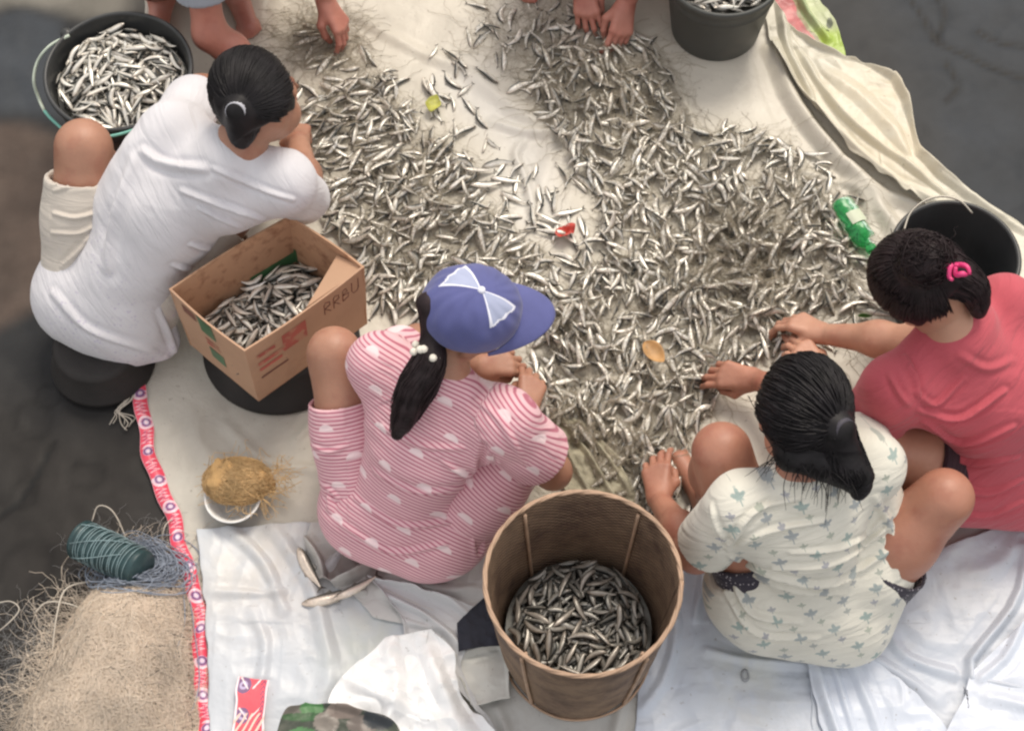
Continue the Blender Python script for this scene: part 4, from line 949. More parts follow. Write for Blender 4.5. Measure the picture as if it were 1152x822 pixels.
# ================================================================ the woman in the coral shirt
J = dict(pelvis=(1128, 520, .15), chest=(1108, 440, .38), neck=(1072, 372, .56), head=(1040, 322, .645),
         shL=(1008, 435, .48), shR=(1128, 345, .50), elL=(968, 490, .24), elR=(1030, 385, .24), wrL=(925, 418, .10), wrR=(928, 376, .10),
         hpL=(1085, 525, .16), hpR=(1170, 495, .16), knL=(975, 505, .32), knR=(1160, 345, .42), anL=(1005, 530, .07), anR=(1170, 410, .07))
fd4 = unit(at(940, 330, .30)-at(1040, 322, .645))
c4 = person('woman in a coral red shirt with a pink hair clip, squatting at the right edge', J, 'skin_b', 1.12, facedir=fd4, headup=(-.35, .05, 1),
            hands=dict(L=dict(d=unit(at(893, 385, .09)-at(925, 418, .10)), n=(.1, -.3, 1), curl=(.35, .4, .45, .5), thumb=.5), R=dict(d=unit(at(897, 362, .09)-at(928, 376, .10)), n=(0, .3, 1), curl=(.5, .6, .65, .65), thumb=1.0)), limb=1.06)
sL, eL = sleeve(c4, 'L', .66, .022, .014); sR, eR = sleeve(c4, 'R', .5, .018, .010)
garment(c4, 'shirt', M['coral'], torso_prims(c4, .018, .020, [((1085, 530, .14), (1170, 530, .13), .12, .14), ((1128, 430, .38), (1170, 420, .34), .12, .12), ((1040, 400, .50), (1090, 360, .56), .05, .05)])+sL+sR, [eL, eR],
        [([(1030, 440), (1052, 455), (1085, 425)], .006, .007), ([(1035, 462), (1080, 470), (1130, 440)], .009, .008), ([(1040, 475), (1085, 498), (1140, 480)], .008, .008), ([(1048, 495), (1090, 520), (1145, 515)], .007, .008),
         ([(1000, 420), (1010, 440), (1022, 456)], .006, .007), ([(1018, 400), (1030, 425), (1034, 450)], .006, .007), ([(1070, 545), (1110, 555), (1150, 540)], .006, .008), ([(1060, 575), (1110, 580), (1150, 565)], .005, .008), ([(1080, 400), (1110, 415), (1140, 405)], .004, .01)])
tL, uL = trouser(c4, 'L', .52, .014, .004); tR, uR = trouser(c4, 'R', .55, .014, .004)
garment(c4, 'shorts', M['dark_short'], tL+tR, [uL, uR])
mesh('drawstring', *tube([at(1010, 487, .30), at(1022, 500, .28), at(1034, 514, .25)], .0022, 6, 12), M['tie'], c4['root'])
h4, tw, ctr, Rm = hair(c4['root'], c4['hd'], c4['fr'], M['hair_b'], (-.05, -.72, .42), tail=np.array([at(1092, 322, .70), at(1102, 350, .64)]), tailr=(.040, .046, .036, .018), seed=13, n=2600, puff=1.16, fringe=14, wav=.08, bun=.05, tailn=700)
curls('bun_curls', h4, tw+.010*unit(tw-ctr), (.060, .056, .050), 150, 31, M['hair_b'])
cp = []
for a0, rr, an in ((0, .026, 2.8), (1.4, .020, 2.6), (2.8, .012, 3.0)):
    t = np.linspace(a0, a0+an, 14); q = at(1076, 309, .80)
    cp.append(tube(np.stack([q[0]+rr*np.cos(t)+.003*a0, q[1]+rr*np.sin(t)+.002*a0, q[2]+.006*np.sin(3*t)+.003*a0], 1), [.004, .006, .006, .0035], 8))
mesh('hair_clip', *join(cp), M['clip'], h4)

# ================================================================ two people working from the far side
J = dict(pelvis=(225, -110, .15), chest=(240, -140, .38), neck=(262, -150, .55), head=(285, -150, .68),
         shL=(330, -150, .50), shR=(218, -75, .50), elL=(352, -70, .28), elR=(236, 38, .26), wrL=(366, 2, .12), wrR=(298, 84, .12),
         hpL=(265, -85, .16), hpR=(195, -85, .16), knL=(292, -52, .36), knR=(168, -34, .34), anL=(262, -20, .07), anR=(180, -14, .07))
c5 = person('person with bare arms in a grey shirt squatting at the far left behind a bucket', J, 'skin_d', 1.0, facedir=unit(V3(.3, -1, -.9)), headup=(0, -.4, 1),
            hands=dict(L=dict(d=unit(at(388, 36, .06)-at(366, 2, .12)), n=(.3, .2, 1), curl=(.45, .5, .55, .6), thumb=1.0), R=dict()), limb=1.08)
sL, eL = sleeve(c5, 'L', .6, .016, .01); sR, eR = sleeve(c5, 'R', .62, .016, .012)
garment(c5, 'shirt', M['grey_tee'], torso_prims(c5)+sL+sR, [eL, eR])
tL, uL = trouser(c5, 'L', .72); tR, uR = trouser(c5, 'R', .72)
garment(c5, 'shorts', M['brown_short'], tL+tR, [uL, uR])
hair(c5['root'], c5['hd'], c5['fr'], M['hair'], (0, -.8, -.2), seed=21, n=700)
J = dict(pelvis=(690, -190, .15), chest=(690, -210, .38), neck=(688, -215, .55), head=(685, -200, .68),
         shL=(755, -190, .50), shR=(620, -190, .50), elL=(742, -80, .28), elR=(612, -80, .28), wrL=(704, 4, .10), wrR=(655, -18, .11),
         hpL=(735, -165, .16), hpR=(645, -165, .16), knL=(790, -110, .42), knR=(590, -110, .42), anL=(760, -60, .07), anR=(610, -60, .07))
c6 = person('person in a maroon shirt with both hands in the fish at the far middle', J, 'skin_d', 1.0, facedir=unit(V3(0, -1, -.9)), headup=(0, -.4, 1),
            hands=dict(L=dict(d=unit(at(697, 46, .05)-at(704, 4, .10)), n=(.5, .2, 1), curl=(.35, .45, .5, .55), thumb=.9), R=dict(d=unit(at(662, 26, .05)-at(655, -18, .11)), n=(-.3, .2, 1), curl=(.3, .35, .4, .45), thumb=.8, spread=.14)), limb=1.05)
sL, eL = sleeve(c6, 'L', .6, .016, .01); sR, eR = sleeve(c6, 'R', .6, .016, .01)
garment(c6, 'shirt', M['dark_short'], torso_prims(c6)+sL+sR, [eL, eR])
tL, uL = trouser(c6, 'L', .7); tR, uR = trouser(c6, 'R', .7)
garment(c6, 'shorts', M['brown_short'], tL+tR, [uL, uR])
hair(c6['root'], c6['hd'], c6['fr'], M['hair'], (0, -.8, -.2), seed=22, n=700)
# =================================================================== CONTAINERS
def shell(prof_out, prof_in):  # closed profile from outer bottom centre, up, over the rim and down inside
    return prof_out+prof_in
def wire(parent, name, pts, r, mat, n=40, seg=6):
    return mesh(name, *tube(np.array(pts), r, seg, n), mat, parent)
def bucket(name, label, c, rr, rb, h, z0=.012, floor=.02, mat='black_plastic', cat='bucket'):
    c = np.array([c[0], c[1], z0]); root = empty(name, c, label, cat)
    out = [(0, 0), (rb-.004, 0), (rb, .004), (rb+(rr-rb)*.72, h*.72), (rb+(rr-rb)*.74+.003, h*.735), (rb+(rr-rb)*.76, h*.75), (rr-.004, h-.020), (rr+.002, h-.019), (rr+.006, h-.014), (rr+.007, h-.004), (rr+.004, h), (rr-.002, h), (rr-.005, h-.006)]
    inn = [(rb+(rr-rb)*.5-.004, h*.5), (rb-.002, floor+.004), (rb-.010, floor), (0, floor)]
    V, F = lathe(out+inn, c, 96, .004); mesh('tub', V, F, M[mat], root)
    return root, c
M['handle_cord'] = simple('pale_green_cord', (.55, .62, .52), .6, var=.2, vs=30); M['cord_green'] = simple('teal_cord', (.20, .50, .42), .6)
M['steel'] = simple('handle_wire', (.33, .31, .27), .35, metal=.6)
bA, cA = bucket('bucket', 'black bucket with a pale cord handle, heaped with silvery fish beside the bare knee', at(132, 76, .29)[:2], .178, .135, .27)
def lug(root, c, a, rr, z):
    q = c+[rr*math.cos(a), rr*math.sin(a), z]; V, F = lathe([(0, -.012), (.012, -.012), (.016, -.006), (.016, .006), (.012, .012), (0, .012)], (0, 0, 0), 16)
    mesh('handle_lug', orient(V, q, [math.cos(a), math.sin(a), 0]), F, M['black_plastic'], root)
lug(bA, cA, R(140), .186, .255); lug(bA, cA, R(-38), .186, .255)
wire(bA, 'handle', [at(78, 40, .28), at(56, 52, .27), at(42, 70, .24), at(38, 92, .21), at(44, 112, .17), at(50, 125, .16)], .0042, M['handle_cord'])
wire(bA, 'handle', [at(50, 125, .16), at(60, 136, .17), at(80, 150, .20), at(120, 154, .27), at(165, 140, .28), at(205, 112, .28)], .0042, M['cord_green'])
bB, cB = bucket('bucket', 'dark grey bucket of fish standing at the far edge beside the printed sack', at(815, -38, .26)[:2], .150, .118, .24, mat='grey_plastic')
wire(bB, 'handle', [cB+[-.155, 0, .235], cB+[-.13, .08, .25], cB+[0, .16, .26], cB+[.13, .08, .25], cB+[.155, 0, .235]], .003, M['steel'])
bC, cC = bucket('bucket', 'nearly empty black bucket with a wire handle, behind the head with the pink clip', at(1076, 284, .26)[:2], .148, .112, .24)
wire(bC, 'handle', [at(1016, 262, .26), at(1024, 240, .265), at(1040, 226, .27), at(1060, 221, .27), at(1080, 226, .27), at(1094, 240, .265)], .0028, M['steel'])
# scales and drops stuck inside
M['scale'] = simple('fish_scales', (.7, .7, .68), .3)
for a, q in zip(rng.uniform(0, 6.28, 18), rng.uniform(.2, 1, 18)):
    V, F = lathe([(0, .001), (.003+.002*rng.random(), 0), (0, -.001)], cC+[.09*math.cos(a)*q, .09*math.sin(a)*q, .0235], 7); mesh('fish_scale', V, F, M['scale'], bC)
# basins the box and the first woman rest on
M['near_black'] = simple('near_black_rough', (.018, .015, .014), .7, var=.4, vs=12)  # rough near-black, so basin and stool stay vague
def basin(name, label, c, r1, r2, h, cat):
    c = np.array([c[0], c[1], .012]); prof = [(0, h), (r1-.02, h), (r1-.006, h-.004), (r1, h-.014), (r2-.004, .020), (r2+.004, .014), (r2+.006, .004), (r2, 0), (r2-.006, .004), (r1-.010, h-.018), (0, h-.012)]
    V, F = lathe(prof, c, 80, .01); return tag(mesh(name, V, F[:, ::-1].copy(), M['near_black'], loc=c), label, cat)
basin('basin', 'upturned black basin carrying the cardboard box of fish', at(318, 388, .0)[:2]+np.array([0, -.01]), .15, .185, .105, 'basin')
basin('low_stool', 'low dark round stool under the white blouse at the left edge of the tarpaulin', at(118, 410, .0)[:2], .105, .12, .10, 'stool')

# ---------------------------------------------------------------- cardboard box
M['card'] = simple('wet_cardboard', (.50, .30, .185), .75, var=.10, vs=9, b=(90, .25, .0015), var2=((.30, .15, .085), 38, .50, .72))
M['card_out'] = simple('cardboard', (.50, .31, .20), .75, var=.10, vs=7, b=(90, .25, .0015), var2=((.38, .20, .13), 6, .62, .8))
M['tape'] = simple('green_tape', (.06, .16, .07), .35, var=.2, vs=20); M['redprint'] = simple('faded_red_print', (.46, .12, .09), .75, var=.25, vs=12, var2=((.50, .26, .17), 30, .5, .6)); M['brownprint'] = simple('brown_print', (.20, .085, .06), .8, var=.2)
ZB, ZT = .118, .365
top = [at(190, 325, ZT), at(325, 243, ZT), at(410, 300, ZT), at(275, 395, ZT)]
cen = np.mean(top, 0); bot = []
for p in top: q = cen+(p-cen)*.955; q[2] = ZB; bot.append(q+np.array([0, -.008, 0]))
br_ = empty('cardboard_box', np.r_[np.mean(bot, 0)[:2], ZB], 'open cardboard box with green tape, half filled with fish, standing against the white blouse', 'box')
def wallpanel(b0, b1, t1, t0, th, n=16, m=10, bow=.006):
    u = np.linspace(0, 1, n)[:, None, None]; v = np.linspace(0, 1, m)[None, :, None]
    P = (b0*(1-u)+b1*u)*(1-v)+(t0*(1-u)+t1*u)*v; nn = unit(np.cross(b1-b0, t0-b0)); inw = nn if nn@(cen-b0) > 0 else -nn
    P = P-inw*(bow*np.sin(np.pi*u)*v**1.5)+inw*.0012*vnoise(P, 18, 3)[..., None]
    A = P.reshape(-1, 3); B = A+inw*th; F = gridfaces(n, m); V = np.vstack([A, B]); F2 = F[:, ::-1]+len(A)
    s = []
    i = np.arange(n-1); e = i*m+m-1; s.append(np.stack([e, e+m, e+m+len(A), e+len(A)], 1)); e = i*m; s.append(np.stack([e+m, e, e+len(A), e+m+len(A)], 1))
    j = np.arange(m-1); s.append(np.stack([j+1, j, j+len(A), j+1+len(A)], 1)); j = j+(n-1)*m; s.append(np.stack([j, j+1, j+1+len(A), j+len(A)], 1))
    return V, [F, F2]+s, inw, P
walls = []
for i in range(4):
    j = (i+1) % 4; V, F, inw, P = wallpanel(bot[i], bot[j], top[j], top[i], .0045)
    walls.append((P, inw)); mo = mesh('wall', V, F, M['card'] if i in (0, 1) else M['card_out'], br_, smooth=False)
V = np.array([b for b in bot]+[b+[0, 0, .005] for b in bot]); mesh('bottom', V, [(3, 2, 1, 0), (4, 5, 6, 7), (0, 1, 5, 4), (1, 2, 6, 5), (2, 3, 7, 6), (3, 0, 4, 7)], M['card'], br_, smooth=False)
def decal(P, inw, rect, mat, name, side=-1, off=.0012, n=8, mask=None):
    u0, u1, v0, v1 = rect; nu_, nv_, _ = P.shape; uu = np.linspace(u0, u1, n)*(nu_-1); vv = np.linspace(v0, v1, n)*(nv_-1)
    def samp(u, v):
        i = min(int(u), nu_-2); j = min(int(v), nv_-2); a, b = u-i, v-j
        return (P[i, j]*(1-a)+P[i+1, j]*a)*(1-b)+(P[i, j+1]*(1-a)+P[i+1, j+1]*a)*b
    V = np.array([[samp(u, v) for v in vv] for u in uu]).reshape(-1, 3)+side*inw*off*1.0+(inw*.0045 if side > 0 else 0)
    return mesh(name, V, gridfaces(n, n), mat, br_)
# wall 0: far left long (inside seen), 1: far right short (inside seen), 2: near right long (outside), 3: near left short (outside)
decal(*walls[0], (.60, .985, .30, .46), M['tape'], 'tape', side=1); decal(*walls[1], (.0, .05, .30, .50), M['tape'], 'tape', side=1)
decal(*walls[3], (.42, .62, .70, .985), M['tape'], 'tape'); decal(*walls[3], (.40, .60, .22, .42), M['tape'], 'tape')
decal(*walls[3], (.66, .84, .80, .93), M['brownprint'], 'print'); decal(*walls[3], (.42, .60, .48, .53), M['redprint'], 'print'); decal(*walls[3], (.42, .60, .57, .60), M['redprint'], 'print')
P2_, in2 = walls[2]
for r_ in ((.78, .93, .74, .80), (.70, .93, .60, .66), (.74, .93, .50, .55)): decal(P2_, in2, r_, M['redprint'], 'print')
decal(P2_, in2, (.52, .72, .56, .86), M['redprint'], 'print', off=.0009); decal(P2_, in2, (.70, .93, .36, .39), M['brownprint'], 'print')
def strokes(P, inw, L, w, mat, name='lettering'):
    nu_, nv_, _ = P.shape; parts = []
    for s in L:
        pts = []
        for u, v in resamp(np.array(s, float), 10):
            a, b = u*(nu_-1), v*(nv_-1); i = min(int(a), nu_-2); j = min(int(b), nv_-2); a -= i; b -= j
            pts.append((P[i, j]*(1-a)+P[i+1, j]*a)*(1-b)+(P[i, j+1]*(1-a)+P[i+1, j+1]*a)*b-inw*.0006)
        parts.append(tube(np.array(pts), w, 5))
    mesh(name, *join(parts), mat, br_)
def letters(word, u0, du, v0, dv):
    G = {'M': [[(0, 0), (0, 1), (.5, .4), (1, 1), (1, 0)]], 'B': [[(0, 0), (0, 1), (.7, .9), (.7, .6), (0, .5), (.9, .4), (.8, .05), (0, 0)]], 'U': [[(0, 1), (0, .2), (.3, 0), (.7, 0), (1, .2), (1, 1)]], 'R': [[(0, 0), (0, 1), (.8, .9), (.8, .55), (0, .5), (.9, 0)]]}
    o = []
    for i, ch in enumerate(word):
        for s in G[ch]: o.append([(u0+(i+x*.72)*du, v0+y*dv) for x, y in s])
    return o
strokes(P2_, in2, letters('RRBU'[::1], .36, -.080, .70, .20), .0011, M['brownprint'])
strokes(walls[1][0], walls[1][1], [[(.45, .80), (.5, .86), (.58, .84), (.60, .76), (.52, .66), (.56, .58), (.63, .60)]], .0010, M['brownprint'])
# flap folded inwards at the far right corner
c0, c1_ = top[2], top[1]; a_ = top[2]+(top[3]-top[2])*.50; fl = np.array([top[2]+[-.004, 0, -.004], a_+[0, .004, -.004], top[2]+(cen-top[2])*.33+[0, 0, -.105], top[2]+(c1_-top[2])*.35+[-.004, -.004, -.02]])
mesh('flap', np.vstack([fl, fl+[0, 0, -.003]]), [(0, 1, 2, 3), (7, 6, 5, 4), (0, 4, 5, 1), (1, 5, 6, 2), (2, 6, 7, 3), (3, 7, 4, 0)], M['card_out'], br_, smooth=False)

# ---------------------------------------------------------------- woven basket
m, nt_, p = newmat('woven_bamboo'); nb = NB(nt_); fab = nb.attr('fab'); x, y, z = nb.sep(fab); ob = nb.obj()
w1 = nb.m('SINE', nb.m('MULTIPLY', x, 2*math.pi/.020)); w2 = nb.m('SINE', nb.m('ADD', nb.m('MULTIPLY', y, 2*math.pi/.013), nb.m('MULTIPLY', nb.m('GREATER_THAN', w1, 0.), math.pi)))
n1 = nb.ramp(nb.noise(ob, 13, 6, .7), .36, .62); n2 = nb.ramp(nb.noise(nb.comb(nb.m('MULTIPLY', x, 12.), nb.m('MULTIPLY', y, 90.), z), 1., 3), .35, .7)
col = nb.mix(n1, (.11, .055, .033), (.36, .235, .145)); col = nb.mix(nb.m('MULTIPLY', n2, .4), col, (.34, .24, .16)); col = nb.mix(nb.m('MULTIPLY', nb.ramp(w2, .3, -1.), .6), col, (.05, .028, .018))
nt_.links.new(col, p.inputs['Base Color']); p.inputs['Roughness'].default_value = .6; nb.bump(w2, .9, .003, p); M['weave'] = m
M['cane'] = simple('pale_cane', (.42, .28, .19), .55, var=.25, vs=25, b=(120, .4, .001))
BC = np.array([*at(656, 653, .43)[:2], .012]); BH = .418; RT, RB = .203, .160
bk_ = empty('woven_basket', BC, 'tall round woven bamboo basket holding a layer of dark fish', 'basket')
NS, NZ = 160, 26; a = np.arange(NS)*2*np.pi/NS
def bwall(off, flip=False):
    zz = np.linspace(0, BH, NZ); rr = RB+(RT-RB)*(zz/BH)**.8+off
    sq = 1+.018*np.cos(4*a+.4)[:, None]*(1-zz/BH)[None]+.006*np.sin(3*a)[:, None]
    V = np.stack([rr[None]*sq*np.cos(a)[:, None], rr[None]*sq*np.sin(a)[:, None], np.broadcast_to(zz, (NS, NZ))], -1)
    V = V+(.0016*vnoise(V, 14, 4))[..., None]*unit(V*[1, 1, 0]+1e-9)
    fb = np.stack([np.broadcast_to(a[:, None]*RT, (NS, NZ)), np.broadcast_to(zz, (NS, NZ)), np.zeros((NS, NZ))], -1)
    return V.reshape(-1, 3)+BC, gridfaces(NS, NZ, True), fb.reshape(-1, 3)
V1, F1, f1 = bwall(0); V2, F2, f2 = bwall(-.006)
mesh('woven_wall', np.vstack([V1, V2]), [F1, F2[:, ::-1]+len(V1)], M['weave'], bk_, fab=np.vstack([f1, f2]))
Vb, Fb = lathe([(0, .002), (RB-.01, .002), (RB-.004, .004), (RB-.01, .010), (0, .010)], BC, 64); mesh('base', Vb, Fb, M['weave'], bk_, fab=np.column_stack([Vb[:, 0], Vb[:, 1], 0*Vb[:, 0]]))
def ringpts(r, z, ph, wob, n=120, fr_=7):
    t = np.linspace(0, 2*np.pi, n); s = 1+.006*np.sin(3*t)
    return np.stack([BC[0]+(r*s+wob*np.cos(t*fr_+ph))*np.cos(t), BC[1]+(r*s+wob*np.cos(t*fr_+ph))*np.sin(t), BC[2]+z+wob*np.sin(t*fr_+ph)], 1)
mesh('rim', *join([tube(ringpts(RT-.002, BH-.002, k*2.1, .0024, fr_=9),  .0033, 8) for k in range(3)]), M['cane'], bk_)
for k, an in enumerate((R(52), R(128), R(232), R(308))):
    for off, nm in ((-.010, 'rib'), (.004, 'rib')):
        zz = np.linspace(.012, BH-.012, 14); rr = RB+(RT-RB)*(zz/BH)**.8+off; sq = 1+.018*np.cos(4*an+.4)*(1-zz/BH)+.006*np.sin(3*an)
        L = np.stack([BC[0]+rr*sq*np.cos(an), BC[1]+rr*sq*np.sin(an), BC[2]+zz], 1); mesh(nm, *tube(L, .0042, 6), M['cane'], bk_)
for hz in (.012,): mesh('hoop', *tube(ringpts((RB+(RT-RB)*(hz/BH)**.8)*1.0+.004, hz, 0, .0006), .0030, 6), M['cane'], bk_)

# =================================================================== THE FISH
def fishmesh(bend, s_bend, seed, L=.092, br=1.0, fat=1.0):
    rg = np.random.default_rng(seed); nr, ns = 11, 8
    t = np.array([0, .04, .12, .22, .34, .46, .58, .70, .80, .88, .93]); hh = np.array([.02, .38, .68, .90, 1, .98, .88, .66, .42, .24, .20])*.0104*fat; ww = np.array([.02, .40, .75, .95, 1, .95, .8, .55, .32, .16, .10])*.0062*fat
    a = np.arange(ns)*2*np.pi/ns; V = []; Cc = []
    for i in range(nr):
        for k in a:
            cy, cz = math.cos(k), math.sin(k); V.append((t[i]*L, hh[i]*cy*(1 if cy > 0 else 1.15), ww[i]*cz)); 
            b = cy
            if b > .6: c = np.array([.07, .075, .07])
            elif b > .1: c = np.array([.27, .265, .24])
            elif b > -.3: c = np.array([.86, .83, .76])
            else: c = np.array([.95, .90, .80])
            if t[i] < .2: c = c*.75+np.array([.10, .07, .05])
            Cc.append(c*br)
    F = [q for q in gridfaces(nr, ns).tolist() if True]
    F = []
    for i in range(nr-1):
        for k in range(ns): F.append((i*ns+k, i*ns+(k+1) % ns, (i+1)*ns+(k+1) % ns, (i+1)*ns+k))
    F.append(tuple(range(ns))[::-1])
    n0 = len(V)
    V += [(.92*L, .0018, .0006), (1.02*L, .0105, 0), (.97*L, .001, .0), (1.03*L, -.0105, 0), (.92*L, -.0018, .0006), (.92*L, 0, -.0008)]; Cc += [np.array([.20, .19, .17])*br]*6
    F += [(n0, n0+4, n0+2), (n0, n0+2, n0+1), (n0+4, n0+3, n0+2), (n0+5, n0, n0+1, n0+2), (n0+5, n0+2, n0+3, n0+4)]
    n1 = len(V)        # dorsal and pelvic fins
    V += [(.40*L, .0095*fat, 0), (.52*L, .0145*fat, 0), (.56*L, .008*fat, 0), (.50*L, -.0108*fat, 0), (.60*L, -.0135*fat, 0), (.60*L, -.008*fat, 0)]; Cc += [np.array([.12, .12, .11])]*6; F += [(n1, n1+1, n1+2), (n1+3, n1+4, n1+5)]
    for sz in (1, -1): # eyes
        n2 = len(V); e = (.085*L, .001, sz*.0047)
        V += [(e[0]+.0024*math.cos(k), e[1]+.0024*math.sin(k), e[2]-sz*.0004) for k in np.arange(6)*math.pi/3]+[(e[0], e[1], e[2]+sz*.0012)]; Cc += [np.array([.6, .58, .5])]*6+[np.array([.01]*3)]
        F += [(n2+i, n2+(i+1) % 6, n2+6) if sz > 0 else (n2+(i+1) % 6, n2+i, n2+6) for i in range(6)]
    V = np.array(V); x = V[:, 0]-L/2; V[:, 0] = x
    th = bend*x/L+s_bend*math.pi*0+0*x                      # bend in the plane of the body: arc plus an S
    curv = bend/L; 
    y0 = V[:, 1].copy(); ang = bend*x/L+s_bend*np.sin(2*np.pi*x/L)
    xs = np.linspace(-L/2, L/2*1.1, 80); an = bend*xs/L+s_bend*np.sin(2*np.pi*xs/L); dx = xs[1]-xs[0]
    cx = np.cumsum(np.cos(an))*dx; cy = np.cumsum(np.sin(an))*dx; i0 = np.argmin(abs(xs)); cx -= cx[i0]; cy -= cy[i0]
    X = np.interp(x, xs, cx); Y = np.interp(x, xs, cy); V[:, 0] = X-np.sin(ang)*y0; V[:, 1] = Y+np.cos(ang)*y0
    V[:, 2] += .0015*np.cos(x/L*5+seed); Cc = np.array(Cc)*(1+.08*rg.normal(size=(len(V), 1)))
    return V, F, np.clip(Cc, .01, .95)
m, nt_, p = newmat('fish_skin'); nb = NB(nt_); ob = nb.obj()
g_ = nb.ramp(nb.noise(ob, 160, 3), .3, .7); col = nb.mix(1.0, nb.attr('Col', 'Color'), nb.mix(g_, (.85, .85, .85), (1.08, 1.07, 1.05)), 'MULTIPLY')
nt_.links.new(col, p.inputs['Base Color']); p.inputs['Roughness'].default_value = .29; p.inputs['Metallic'].default_value = .25; p.inputs['Specular IOR Level'].default_value = .6
nb.bump(nb.noise(ob, 300, 2), .3, .001, p); M['fish'] = m
NVAR = 20; bends = [0, .25, -.3, .6, -.7, 1.0, -1.1, 1.5, .15, -.2, .45, -.5, .8, -.9, 0, 1.3, -1.4, .3, -.15, .1]; VAR = []
for i in range(NVAR): VAR.append(fishmesh(bends[i]*.9, .30*math.sin(i*2.3)*(.4+abs(bends[i])*.4), i, br=.86+.22*((i*7) % 10)/10, fat=.78+.22*((i*3) % 7)/7))
class Pile:
    def __init__(s, lo, hi, cell, hfun, zone):
        s.lo = np.array(lo); s.cell = cell; s.nx = int((hi[0]-lo[0])/cell); s.ny = int((hi[1]-lo[1])/cell)
        X, Y = np.meshgrid(s.lo[0]+cell*(np.arange(s.nx)+.5), s.lo[1]+cell*(np.arange(s.ny)+.5), indexing='ij')
        s.H = hfun(np.stack([X.ravel(), Y.ravel()], 1)).reshape(s.nx, s.ny).astype(np.float32); s.H0 = s.H.copy(); s.ID = -np.ones((s.nx, s.ny), int); s.L = []; s.zone = zone
    def h(s, P):
        i = np.clip(((P-s.lo)/s.cell).astype(int), 0, [s.nx-1, s.ny-1]); return s.H[i[..., 0], i[..., 1]]
    def put(s, x, y, a, sc, var, maxp=.45):
        d = np.array([math.cos(a), math.sin(a)]); L = .092*sc; t = np.linspace(-.45, .45, 9); c = np.array([x, y]); P = c+np.outer(t*L, d); n = np.array([-d[1], d[0]])
        hh = np.maximum(np.maximum(s.h(P), s.h(P+n*.005*sc)), s.h(P-n*.005*sc)); k = np.polyfit(t*L, hh, 1); pit = float(np.clip(math.atan(k[0]), -maxp, maxp))
        zc = float(np.max(hh-math.tan(pit)*t*L)*.5+np.mean(hh)*.5)+.0045*sc; s.place(x, y, zc, a, pit, sc, var)
    def place(s, x, y, z, a, pit, sc, var):
        fid = len(s.L); roll = random.gauss(0, .45); s.L.append((x, y, z, a, pit, roll, sc, var)); d = np.array([math.cos(a), math.sin(a)]); L = .092*sc
        i0 = np.maximum(((np.array([x, y])-L*.6-s.lo)/s.cell).astype(int), 0); i1 = np.minimum(((np.array([x, y])+L*.6-s.lo)/s.cell).astype(int)+1, [s.nx, s.ny])
        if (i1 <= i0).any(): return
        X, Y = np.meshgrid(s.lo[0]+s.cell*(np.arange(i0[0], i1[0])+.5)-x, s.lo[1]+s.cell*(np.arange(i0[1], i1[1])+.5)-y, indexing='ij')
        u = X*d[0]+Y*d[1]; v = -X*d[1]+Y*d[0]; r = (u/(L*.5))**2+(v/(.0105*sc))**2; m = r < 1
        top = z+math.tan(pit)*u+.0062*sc*np.sqrt(np.clip(1-r, 0, 1)); S = s.H[i0[0]:i1[0], i0[1]:i1[1]]; I = s.ID[i0[0]:i1[0], i0[1]:i1[1]]
        k = m & (top > S); S[k] = top[k]; I[k] = fid
PILES = []
# on the tarpaulin
MAT = Pile((-1.2, -.55), (1.05, 1.35), .0035, Htarp, 'mat')
def flow(x, y):
    return .9+1.3*float(vnoise(np.array([[x, y]]), 2.2, 4)[0])
SPARSE = [([(520, 0), (640, -20), (720, 40), (720, 85), (640, 60), (560, 60)], 46), ([(545, 185), (680, 190), (680, 320), (600, 320), (550, 240)], 44), ([(405, 60), (520, 95), (560, 170), (500, 170)], 16),
          ([(470, 40), (560, 20), (600, 60), (520, 90)], 9), ([(340, 30), (385, 35), (390, 75), (345, 75)], 16), ([(880, 150), (960, 200), (985, 300), (985, 380), (890, 400)], 42), ([(330, 110), (400, 75), (420, 90), (340, 160)], 10),
          ([(600, 30), (730, 40), (760, 90), (600, 100)], 50), ([(395, 255), (470, 330), (480, 380), (420, 350)], 22), ([(640, 480), (770, 480), (760, 590), (660, 560)], 40), ([(715, 510), (790, 520), (800, 610), (730, 600)], 40), ([(350, 240), (420, 270), (420, 300)], 10)]
def drop(poly, n, tries=40, rad=0):
    xs = [p[0] for p in poly]; ys = [p[1] for p in poly]; c = 0; g = 0
    while c < n and g < n*tries:
        g += 1; px, py = random.uniform(min(xs), max(xs)), random.uniform(min(ys), max(ys))
        if not inpoly(np.array([px]), np.array([py]), poly)[0]: continue
        x, y, _ = at(px, py, .01); H = MAT.h(np.array([x, y]))-MAT.H0[tuple(np.clip(((np.array([x, y])-MAT.lo)/MAT.cell).astype(int), 0, [MAT.nx-1, MAT.ny-1]))]
        if rad and H > .004 and random.random() < .75: continue
        if H > .040 and random.random() < .9: continue
        a = flow(x, y)+random.gauss(0, .75)+(math.pi if random.random() < .5 else 0)
        MAT.put(x, y, a, random.uniform(.60, .90)*random.choice((.85, 1, 1.06)), random.randrange(NVAR)); c += 1
drop(DENSE[0], 600); drop(DENSE[1], 1250)
for poly, n_ in SPARSE: drop(poly, n_, rad=1)
for px, py, a in ((958, 345, .3), (975, 338, -.6), (985, 352, -.2), (1000, 330, .6), (990, 305, 0), (956, 268, .9), (547, 85, 2.4), (585, 98, .4), (610, 102, .2), (410, 128, 1.1), (432, 180, .8), (480, 100, -1.2), (490, 112, -.9), (505, 92, 2.2), (560, 185, .2), (570, 205, -.1),
                 (905, 415, .9), (540, 195, .1), (548, 212, .2), (620, 250, -.4), (640, 240, .3)):
    x, y, _ = at(px, py, .01); MAT.put(x, y, a, .95, random.randrange(NVAR))
PILES.append((MAT, None))
